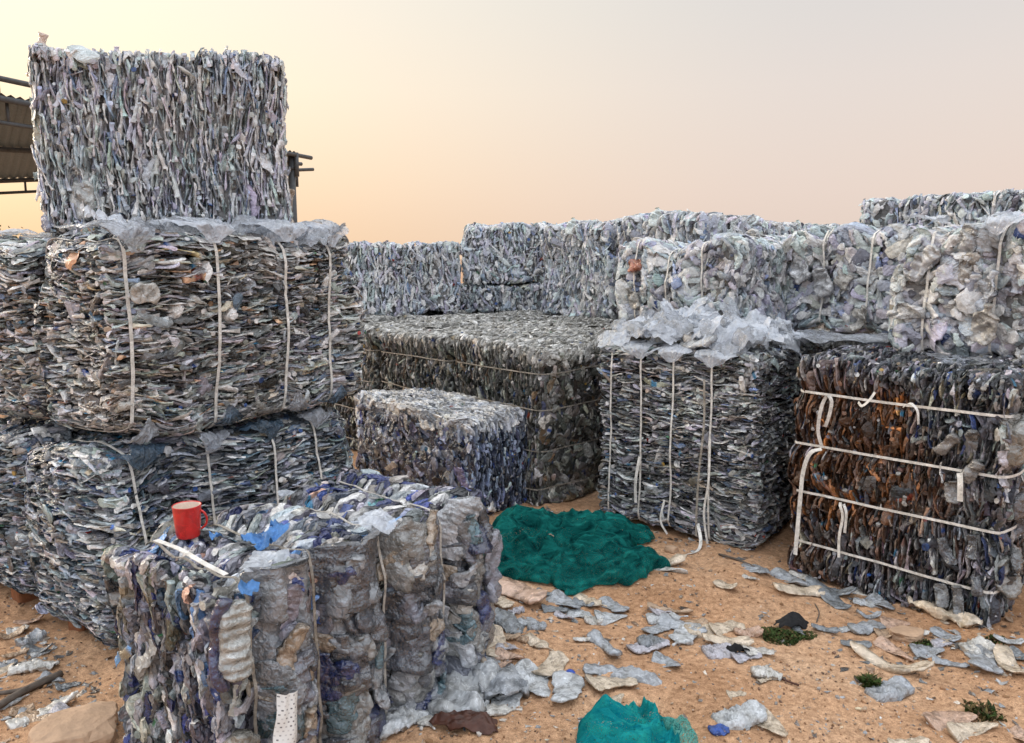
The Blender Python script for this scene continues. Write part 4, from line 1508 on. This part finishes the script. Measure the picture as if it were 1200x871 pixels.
# right part of the yard
litter(905, 692, 968, 694, 'slab', CR, 'long tan slab of plastic by the rusty bale, dark at one end', name='plastic_sheet', cat='sheet', wr=1.1)
litter(838, 690, 862, 698, 'oval', CR, 'little cream bottle alone between the two strapped right bales', wr=1.2)
gC = 'grey bottles along the foot of the rusty bale'
lC = 'grey flattened bottle lying along the foot of the rusty stained bale'
for q in [(866, 668, 912, 678, 'bottle', GR), (905, 670, 950, 690, 'slab', GR), (945, 684, 1002, 700, 'slab', DG), (1000, 704, 1034, 712, 'bottle', LG), (1018, 700, 1046, 716, 'oval', GR), (965, 694, 990, 712, 'oval', DG),
          (870, 678, 890, 684, 'bottle', W_), (930, 668, 956, 680, 'oval', W_)]:
    litter(*q, lC, gC)
litter(998, 688, 1036, 698, 'oval', W_, 'white flattened bottle at the foot of the rusty bale')
litter(1064, 706, 1150, 738, 'crumple', CR, 'big cream crushed jug lying at the corner of the rusty bale', wr=.62, thick=.8)
litter(1118, 722, 1162, 740, 'bottle', W_, 'whitish flattened bottle beside the big cream jug')
litter(1092, 738, 1124, 752, 'oval', GR, 'small grey oval bottle under the big cream jug')
litter(998, 738, 1042, 726, 'bottle', GR, 'grey flattened bottle left of the tan stone')
litter(985, 748, 1022, 754, 'oval', DG, 'dark grey flattened bottle touching the long cream sheet')
litter(950, 735, 984, 740, 'slab', DG, 'dark grey scrap of bottle beside the black rag')
litter(998, 758, 1094, 792, 'slab', CR, 'long cream flattened jug stretched across the sand at the right', wr=.6)
litter(1028, 748, 1072, 768, 'slab', PK, 'pinkish flat scrap behind the long cream jug', name='plastic_sheet', cat='sheet')
litter(1092, 768, 1136, 776, 'slab', GR, 'grey flat bottle between the long cream jug and the big grey oval one')
litter(1146, 757, 1160, 790, 'oval', GR, 'big smooth grey oval bottle at the right', wr=.95)
litter(1164, 750, 1200, 760, 'oval', LG, 'pale grey bottle right of the big grey oval one')
litter(1170, 766, 1196, 794, 'slab', CR, 'cream flattened bottle near the right edge', wr=1.1)
litter(1180, 764, 1215, 780, 'oval', DG, 'dark grey bottle at the right edge of the yard')
litter(1024, 812, 1066, 796, 'crumple', GR, 'grey crumpled bottle right of the small grass tuft', wr=.8)
litter(1092, 848, 1132, 830, 'oval', PK, 'pink flattened bottle at the lower right')
litter(1112, 858, 1164, 846, 'slab', CR, 'cream flattened bottle in front of the pink one', wr=.9)
litter(1040, 872, 1085, 868, 'slab', CR, 'cream bottle cut by the bottom edge at the right')
litter(1186, 852, 1210, 872, 'oval', PK, 'pinkish bottle in the lower right corner')
litter(840, 862, 896, 850, 'crumple', LG, 'grey crumpled bottle at the bottom edge right of the turquoise net', wr=.9)
litter(850, 842, 872, 840, 'oval', CR, 'small cream bottle resting on the grey crumpled one', lift=.045)
litter(832, 872, 858, 866, 'bottle', (.03, .10, .42), 'blue flattened bottle at the bottom edge', wr=1.5)
litter(886, 848, 920, 874, 'oval', CR, 'cream flattened bottle beside the blue one at the bottom edge')
# left corner
litter(18, 730, 50, 728, 'oval', PK, 'pinkish grey oval bottle under the left bales')
litter(-6, 752, 30, 742, 'slab', TN, 'tan flattened bottle at the left edge under the bales', wr=1.3)
litter(22, 758, 52, 744, 'crumple', GR, 'grey crumpled bottle under the left bales', wr=1.2)
litter(2, 774, 34, 764, 'slab', TN, 'brownish flattened bottle at the left edge')
litter(10, 790, 70, 780, 'crumple', W_, 'white and blue crushed can like bottle near the red clay blocks', wr=.6)
litter(-8, 792, 16, 780, 'oval', CR, 'cream bottle cut by the left edge')
litter(36, 770, 66, 760, 'bottle', LG, 'pale flattened bottle between the crushed can and the bales')
litter(-8, 832, 34, 814, 'bottle', LG, 'long whitish bottle beside the dark stick', wr=.8)
litter(64, 806, 94, 796, 'oval', DG, 'dark grey flattened bottle beside the tan rock')
litter(10, 858, 92, 822, 'ribbed', W_, 'white ribbed bottle lying along the tan rock', wr=.7)

rg = np.random.default_rng(88)
for nm_, lab_, n_, (xa, xb, ya, yb) in (
        ('small flattened bottles on the sand in front of the net', 'small flattened bottle on the sand between the green net and the turquoise net', 16, (570, 700, 690, 800)),
        ('small flattened bottles on the sand by the rusty bale', 'small flattened bottle on the open sand near the foot of the rusty bale', 18, (880, 1180, 695, 800)),
        ('small flattened bottles on the sand in the middle', 'small flattened bottle on the open sand between the grass patch and the crossed grey heap', 8, (700, 880, 680, 800)),
        ('small flattened bottles in the left corner', 'small flattened bottle among the rubbish in the left corner', 9, (0, 90, 730, 850))):
    for k in range(n_):
        x, y = rg.uniform(xa, xb), rg.uniform(ya, yb)
        if nm_.endswith('rusty bale') and y < 690 + (x - 900) * .22:
            y = 700 + (x - 900) * .24
        l_ = rg.uniform(9, 19) * (y / 760) ** 2
        a_ = rg.normal(0, .35)
        kind = ['oval', 'slab', 'bottle', 'oval', 'crumple'][rg.integers(5)]
        c_ = [W_, GR, LG, CR, PK, LV, TN, DG][rg.integers(8)]
        litter(x - l_ * math.cos(a_), y - l_ * math.sin(a_) * .5, x + l_ * math.cos(a_), y + l_ * math.sin(a_) * .5, kind, c_, lab_, nm_, wr=rg.uniform(.8, 1.3))

# ---- stones, blocks, rags, sticks
def stone(px, py, size, label, seed, mat=M_ROCK, name='stone', yaw=0.0):
    x, y = G(px, py)
    V, T = rock_shape(seed, 4)
    V = V + .06 * ridged(V * 3, seed, 3)[:, None] * V
    V[:, 2] = np.where(V[:, 2] > .45, .45 + .25 * (V[:, 2] - .45), V[:, 2])
    o = link(name, mesh_data(name, V * np.array(size), None, T, mat, None, False), None, (x, y, float(gh(x, y)) + size[2] * .25), (0, 0, yaw))
    tag(o, label, 'stone')
    return o


stone(92, 872, (.125, .10, .085), 'large flat tan rock at the bottom left beside the front bale', 3, yaw=.5)
stone(1062, 742, (.07, .05, .04), 'tan stone left of the big cream crushed jug', 5)
stone(787, 650, (.035, .03, .035), 'small pinkish stone at the right tip of the green net', 8)
stone(458 + 120, 792, (.03, .02, .015), 'tiny orange stone among the front scatter', 9, M_BRICK)
rg = np.random.default_rng(71)


for i, (lx, ly, lb_) in enumerate([(-.545, .62, 'red clay block under the bale at the left edge'), (-.535, .12, 'red clay block under the grey bale, middle of the three'), (-.53, -.26, 'red clay block under the corner of the grey bale, nearest the front bale')]):
    p = loc2w('lb', (lx, ly, 0))
    mb = MB()
    mb.box((0, 0, 0), (.12, .075, .12), jitter=.012)
    o = mb.build('clay_block', M_BRICK, None, False, (p.x, p.y, float(gh(p.x, p.y)) + .03), (0, R(2), R(57 + 6 * i)))
    bv = o.modifiers.new('bevel', 'BEVEL')
    bv.width = .012
    bv.segments = 2
    tag(o, lb_, 'block')


def sheet_thing(name, px, py, sx, sy, yaw, mat, label, cat, seed, amp=.02, freq=12, dome=.02, n=40, Z=0.0, tilty=0.0):
    x, y = G(px, py, Z)
    def fx(U, V):
        a, b = blob_outline(U, V, seed)
        return np.stack([math.cos(yaw) * a * sx - math.sin(yaw) * b * sy, math.sin(yaw) * a * sx + math.cos(yaw) * b * sy, dome * (1 - a * a - b * b) + tilty * b * sy], -1)
    P, Q = crumpled_patch(n, n, fx, seed, amp, freq)
    if Z == 0:
        P[:, 2] = np.maximum(P[:, 2], .002)
    o = link(name, mesh_data(name, P, Q, None, mat, None, True), None, (x, y, Z if Z else float(gh(x, y)) + .006))
    so_ = o.modifiers.new('thickness', 'SOLIDIFY')
    so_.thickness = .002
    tag(o, label, cat)
    return o


sheet_thing('rag', 928, 729, .075, .04, .2, M_BLACK, 'black crumpled rag behind the grass patch', 'rag', 501, .025, 16, .035)
sheet_thing('plastic_sheet', 542, 862, .11, .05, -.1, M_BROWN, 'dark brown torn sheet at the bottom edge beside the front bale', 'sheet', 502, .025, 14, .03)
sheet_thing('plastic_scrap', 715, 612, .05, .03, .3, M_YELLOW, 'yellow plastic scrap at the back edge of the green net', 'scrap', 503, .015, 18, .03)
sheet_thing('plastic_sheet', 985, 398, .36, .26, R(-40), M_FILMGREY, 'grey flattened plastic sheet bridging the tops of the two right bales', 'sheet', 504, .03, 7, .0, Z=1.135)
sheet_thing('rag', 862, 768, .05, .022, .1, M_BLACK, 'blackish brown torn rag in front of the cream bottle', 'rag', 505, .025, 18, .02)


def sticks(name, label, items, mat, cat):
    mb = MB()
    ox, oy = G(*items[0][0])
    for pts, r in [(i[:-1], i[-1]) for i in items]:
        P = []
        for p in pts:
            x, y = G(*p)
            P.append((x - ox, y - oy, float(gh(x, y)) + r + .006 * random.random()))
        mb.tube(spline(P, 10) if len(P) > 2 else P, r, 6)
    o = mb.build(name, mat, None, True, (ox, oy, 0))
    tag(o, label, cat)


sticks('stick', 'long dark weathered stick in the left corner', [((-10, 838), (30, 812), (72, 790), .014)], M_WOOD, 'stick')
sticks('stick', 'thin dark stick lying under the long dark one', [((-10, 815), (28, 808), (60, 792), .008)], M_WOOD, 'stick')
sticks('twig', 'small reddish twig on the open sand below the black rag', [((912, 797), (925, 803), (936, 807), .004)], M_BROWN, 'twig')
sticks('twig', 'small dark twig on the sand left of the reddish one', [((880, 798), (892, 800), .004)], M_WOOD, 'twig')
sticks('twig', 'thin bent wire like twig standing beside the tan plastic slab', [((955, 706), (960, 716), (957, 728), .003)], M_WOOD, 'twig')
sticks('stick', 'thin brown stick at the foot of the film heaped bale', [((842, 656), (862, 662), (884, 670), .006)], M_WOOD, 'stick')

M_GRASS = plastic('grass_blade', rough=.7, bump=.1, dirt=.3, spec=.2, transl=.2)


def tuft(px, py, rx, ry, h, n, label, seed, dead=.3):
    rg = np.random.default_rng(seed)
    x0, y0 = G(px, py)
    V, T, C = [], [], []
    for i in range(n):
        a = rg.uniform(0, 2 * math.pi)
        r = math.sqrt(rg.random())
        r *= 1 + .3 * math.sin(3 * a + seed)
        x, y = r * rx * math.cos(a), r * ry * math.sin(a)
        hh = h * rg.uniform(.4, 1.1) * (1 - .5 * r * r)
        d = rg.uniform(0, 2 * math.pi)
        w = rg.uniform(.003, .007)
        lean = hh * rg.uniform(.3, 1.4)
        z0 = float(gh(x0 + x, y0 + y))
        b = np.array([x, y, z0])
        s = np.array([-math.sin(d), math.cos(d), 0]) * w
        f = np.array([math.cos(d), math.sin(d), 0]) * lean
        k = len(V)
        V += [b - s, b + s, b + f * .4 + [0, 0, hh * .7] + s, b + f * .4 + [0, 0, hh * .7] - s, b + f + [0, 0, hh]]
        T += [[k, k + 1, k + 2], [k, k + 2, k + 3], [k + 3, k + 2, k + 4]]
        c = np.array((.10, .075, .03)) if rg.random() < dead else np.array((.045, .075, .018))
        C += [c * math.exp(rg.normal(0, .3))] * 5
    o = link('grass_tuft', mesh_data('grass_tuft', np.array(V), None, np.array(T), M_GRASS, np.array(C)), None, (x0, y0, 0))
    tag(o, label, 'grass tuft')


tuft(917, 742, .125, .075, .018, 1100, 'wide low patch of dark green grass beside the black rag', 1)
tuft(1020, 797, .035, .035, .04, 330, 'small round green grass tuft left of a grey crumpled bottle', 2, .2)
tuft(1150, 832, .06, .07, .04, 130, 'sparse weedy tuft at the lower right by the pink bottle', 3, .6)
tuft(1082, 752, .05, .03, .022, 110, 'thin green weeds growing under the big cream jug', 4, .4)
tuft(1165, 752, .05, .03, .02, 80, 'thin green weeds between the big grey oval bottle and the rusty bale', 5, .4)


# ---- the open shed far behind the left stack
def at_depth(px, py, Y):
    dx = (px - 600) / FPX
    dy = (435.5 - py) / FPX
    y = math.cos(PITCH) + math.sin(PITCH) * dy
    z = -math.sin(PITCH) + math.cos(PITCH) * dy
    t = Y / y
    return np.array([dx * t, Y, CAM_H + z * t])


def make_shed():
    A, B = at_depth(-160, 80, 9.5), at_depth(347, 179, 17.0)      # near eave, left and right end
    Cc, D = at_depth(-160, 216, 14.5), at_depth(347, 197, 21.5)   # far eave
    root = empty('shed', (float(A[0] + B[0]) / 2, float(A[1] + D[1]) / 2, 0))
    tag(root, 'open steel shed with a dark sheet roof behind the tall left stack', 'shed')
    o0 = np.array(root.location)
    nu, nv = 240, 6
    U, V = np.meshgrid(np.linspace(0, 1, nu), np.linspace(0, 1, nv), indexing='ij')
    P = ((1 - U) * (1 - V))[..., None] * A + (U * (1 - V))[..., None] * B + ((1 - U) * V)[..., None] * Cc + (U * V)[..., None] * D
    P[..., 2] += .018 * np.sin(np.arange(nu) * math.pi / 2)[:, None]
    top = P.copy()
    top[..., 2] += .012
    Vv = np.concatenate([P.reshape(-1, 3), top.reshape(-1, 3)]) - o0
    ii = np.arange(nu * nv).reshape(nu, nv)
    q = np.stack([ii[:-1, :-1], ii[1:, :-1], ii[1:, 1:], ii[:-1, 1:]], -1).reshape(-1, 4)
    link('roof', mesh_data('roof', Vv, np.concatenate([q[:, ::-1], q + nu * nv]), None, M_ROOF), root)

    def pt(u, v, dz=0.0):
        p = (1 - u) * (1 - v) * A + u * (1 - v) * B + (1 - u) * v * Cc + u * v * D
        return p - o0 + np.array([0, 0, dz])
    for v, ext, dz in ((.0, 1.065, -.05), (.5, 1.02, -.06), (.98, 1.06, -.06)):
        mb = MB()
        mb.tube([pt(-.02, v, dz), pt(ext, v, dz)], .045, 8)
        mb.build('purlin', M_STEEL, root, True)
    for v, lo in ((.02, -.34), (.98, -.30)):
        mb = MB()
        mb.tube([pt(-.02, v, lo), pt(1.0, v, lo)], .03, 8)
        for u in np.linspace(0, 1, 15):
            mb.tube([pt(u, v, -.05), pt(u, v, lo)], .022, 6)
        mb.build('truss', M_STEEL, root, True)
    mb = MB()
    mb.tube([pt(-.02, 0, .22), pt(.5, 0, .22)], .04, 8)
    for u in np.linspace(0, .5, 6):
        mb.tube([pt(u, 0, .22), pt(u, 0, 0)], .025, 6)
    mb.build('rail', M_STEEL, root, True)
    mb = MB()
    for v in (0, 1):
        mb.tube([pt(1.0, v, .0), pt(1.0, v, -.5)], .05, 8)
    mb.tube([pt(1.0, 0, -.05), pt(1.0, 1, -.05)], .05, 8)
    mb.build('end_frame', M_STEEL, root, True)
    for u in (.1, .55, .98):
        for v in (.04, .96):
            mb = MB()
            p = pt(u, v)
            mb.tube([p, (p[0], p[1], -.02 - o0[2])], .07, 10)
            mb.build('post', M_STEEL, root, True)


make_shed()


def make_tree():
    base = np.array(at_depth(-22, 292, 26.0))
    root = empty('tree', (base[0], base[1], 0))
    tag(root, 'small dark tree far off at the left edge below the shed roof', 'tree')
    rg = np.random.default_rng(9)
    mb = MB()
    mb.tube(spline([(0, 0, -.05), (.05, 0, .7), (0, .03, 1.6), (.1, 0, 2.2)], 10), np.linspace(.09, .04, 11)[:len(spline([(0, 0, 0), (0, 0, .7), (0, 0, 1.6), (0, 0, 2.2)], 10))], 8)
    for k in range(5):
        a = k * 1.3
        mb.tube([(0, 0, 1.1 + .15 * k), (.6 * math.cos(a), .6 * math.sin(a), 1.7 + .15 * k)], [.035, .015], 6)
    mb.build('trunk', M_WOOD, root, True)
    V, T, C = [], [], []
    cl = rg.normal(0, 1, (26, 3)) * np.array([.55, .55, .35]) + [0, 0, 2.0]
    for c in cl:
        n = 110
        P = c + rg.normal(0, .17, (n, 3))
        sh = math.exp(rg.normal(0, .25))
        for p in P:
            d = rg.normal(0, 1, (2, 3)) * .05
            k = len(V)
            V += [p, p + d[0], p + d[0] + d[1], p + d[1]]
            T += [[k, k + 1, k + 2], [k, k + 2, k + 3]]
            C += [np.array((.05, .07, .022)) * sh] * 4
    link('crown', mesh_data('crown', np.array(V), None, np.array(T), M_GRASS, np.array(C)), root)


make_tree()
# ------------------------------------------------------------------ light, sky, camera
w = bpy.data.worlds.new('World')
scene.world = w
w.use_nodes = True
nt = w.node_tree
nt.nodes.clear()
SUN_EL, SUN_AZ = R(16), R(-62)          # azimuth from the view direction (+Y), negative to the left
sky = nt.nodes.new('ShaderNodeTexSky')
sky.sky_type = 'NISHITA'
sky.sun_disc = False
sky.sun_elevation = SUN_EL
sky.sun_rotation = SUN_AZ
sky.air_density = 1.6
sky.dust_density = 6.0
sky.ozone_density = 1.0
# dusty evening haze: colour by height above the horizon and by bearing from the sun
tc = nt.nodes.new('ShaderNodeTexCoord')
sep = nt.nodes.new('ShaderNodeSeparateXYZ')
nt.links.new(tc.outputs['Generated'], sep.inputs[0])


def ramp(src, stops):
    r = nt.nodes.new('ShaderNodeValToRGB')
    e = r.color_ramp.elements
    e[0].position, e[0].color = stops[0][0], (*stops[0][1], 1)
    e[1].position, e[1].color = stops[-1][0], (*stops[-1][1], 1)
    for p, c in stops[1:-1]:
        q = e.new(p)
        q.color = (*c, 1)
    nt.links.new(src, r.inputs[0])
    return r.outputs[0]


def mathn(op, a, b):
    m = nt.nodes.new('ShaderNodeMath')
    m.operation = op
    for i, v in enumerate((a, b)):
        if isinstance(v, (int, float)):
            m.inputs[i].default_value = v
        elif v is not None:
            nt.links.new(v, m.inputs[i])
    return m.outputs[0]


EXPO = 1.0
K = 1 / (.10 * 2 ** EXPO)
far_side = ramp(sep.outputs[2], [(0.0, (.89, .72, .615)), (.08, (.90, .745, .67)), (.2, (.86, .76, .715)), (.33, (.765, .745, .735)), (.55, (1.5, 1.5, 1.53)), (1.0, (2.3, 2.35, 2.45))])  # upper stops, out of view, raised as added fill from overhead
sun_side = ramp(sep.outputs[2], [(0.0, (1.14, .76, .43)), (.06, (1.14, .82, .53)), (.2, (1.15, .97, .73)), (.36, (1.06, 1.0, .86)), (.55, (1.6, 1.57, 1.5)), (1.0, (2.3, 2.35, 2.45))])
# added fill: unseen sky behind the camera, raised and bluer, brightening the bale fronts
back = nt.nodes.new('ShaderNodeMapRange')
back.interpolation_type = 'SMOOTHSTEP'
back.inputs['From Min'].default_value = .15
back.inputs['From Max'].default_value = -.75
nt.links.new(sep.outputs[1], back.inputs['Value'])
fill_sky = ramp(sep.outputs[2], [(0.0, (1.05, 1.0, 1.02)), (.2, (1.3, 1.36, 1.5)), (.5, (1.6, 1.7, 1.9)), (1.0, (2.3, 2.35, 2.45))])
dotn = nt.nodes.new('ShaderNodeVectorMath')
dotn.operation = 'DOT_PRODUCT'
dotn.inputs[1].default_value = (math.sin(SUN_AZ), math.cos(SUN_AZ), .25)
nt.links.new(tc.outputs['Generated'], dotn.inputs[0])
mr = nt.nodes.new('ShaderNodeMapRange')
mr.interpolation_type = 'SMOOTHSTEP'
mr.inputs['From Min'].default_value = .12
mr.inputs['From Max'].default_value = .98
nt.links.new(dotn.outputs['Value'], mr.inputs['Value'])
hz = nt.nodes.new('ShaderNodeMix')
hz.data_type = 'RGBA'
nt.links.new(mr.outputs[0], hz.inputs[0])
nt.links.new(far_side, hz.inputs[6])
nt.links.new(sun_side, hz.inputs[7])
sc = nt.nodes.new('ShaderNodeVectorMath')
sc.operation = 'SCALE'
sc.inputs['Scale'].default_value = K
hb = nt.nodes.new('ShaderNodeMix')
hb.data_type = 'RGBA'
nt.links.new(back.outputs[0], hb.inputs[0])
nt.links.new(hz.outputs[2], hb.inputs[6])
nt.links.new(fill_sky, hb.inputs[7])
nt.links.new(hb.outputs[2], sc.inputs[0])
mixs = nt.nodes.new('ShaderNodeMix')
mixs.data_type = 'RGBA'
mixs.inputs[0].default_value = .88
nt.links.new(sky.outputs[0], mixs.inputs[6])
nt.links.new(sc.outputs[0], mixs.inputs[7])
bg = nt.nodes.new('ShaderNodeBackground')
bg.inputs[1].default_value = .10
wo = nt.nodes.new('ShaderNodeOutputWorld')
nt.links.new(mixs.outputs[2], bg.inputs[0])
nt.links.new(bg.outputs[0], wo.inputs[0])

sun = bpy.data.lights.new('sun', 'SUN')
sun.energy = .7
sun.angle = R(18)
sun.color = (1.0, .88, .74)
so = bpy.data.objects.new('sun', sun)
COL.objects.link(so)
d = Vector((math.sin(SUN_AZ) * math.cos(SUN_EL), math.cos(SUN_AZ) * math.cos(SUN_EL), math.sin(SUN_EL)))
so.rotation_euler = d.to_track_quat('Z', 'Y').to_euler()
so.location = (-20, 10, 12)

cam = bpy.data.cameras.new('camera')
cam.sensor_width = 36
cam.lens = FPX / 1200 * 36
cam.clip_end = 2000
co = bpy.data.objects.new('camera', cam)
COL.objects.link(co)
co.location = (0, 0, CAM_H)
co.rotation_euler = (R(90) - PITCH, 0, 0)
scene.camera = co

vs = scene.view_settings
vs.view_transform = 'Standard'
vs.look = 'None'
vs.exposure = EXPO
vs.gamma = 1.0
vs.use_curve_mapping = False
scene.render.engine = 'CYCLES'
scene.cycles.use_denoising = True
scene.cycles.max_bounces = 6
scene.cycles.diffuse_bounces = 3
scene.cycles.glossy_bounces = 2
scene.cycles.transparent_max_bounces = 8
scene.cycles.use_adaptive_sampling = True
scene.cycles.adaptive_threshold = .02
scene.cycles.caustics_reflective = False
scene.cycles.caustics_refractive = False
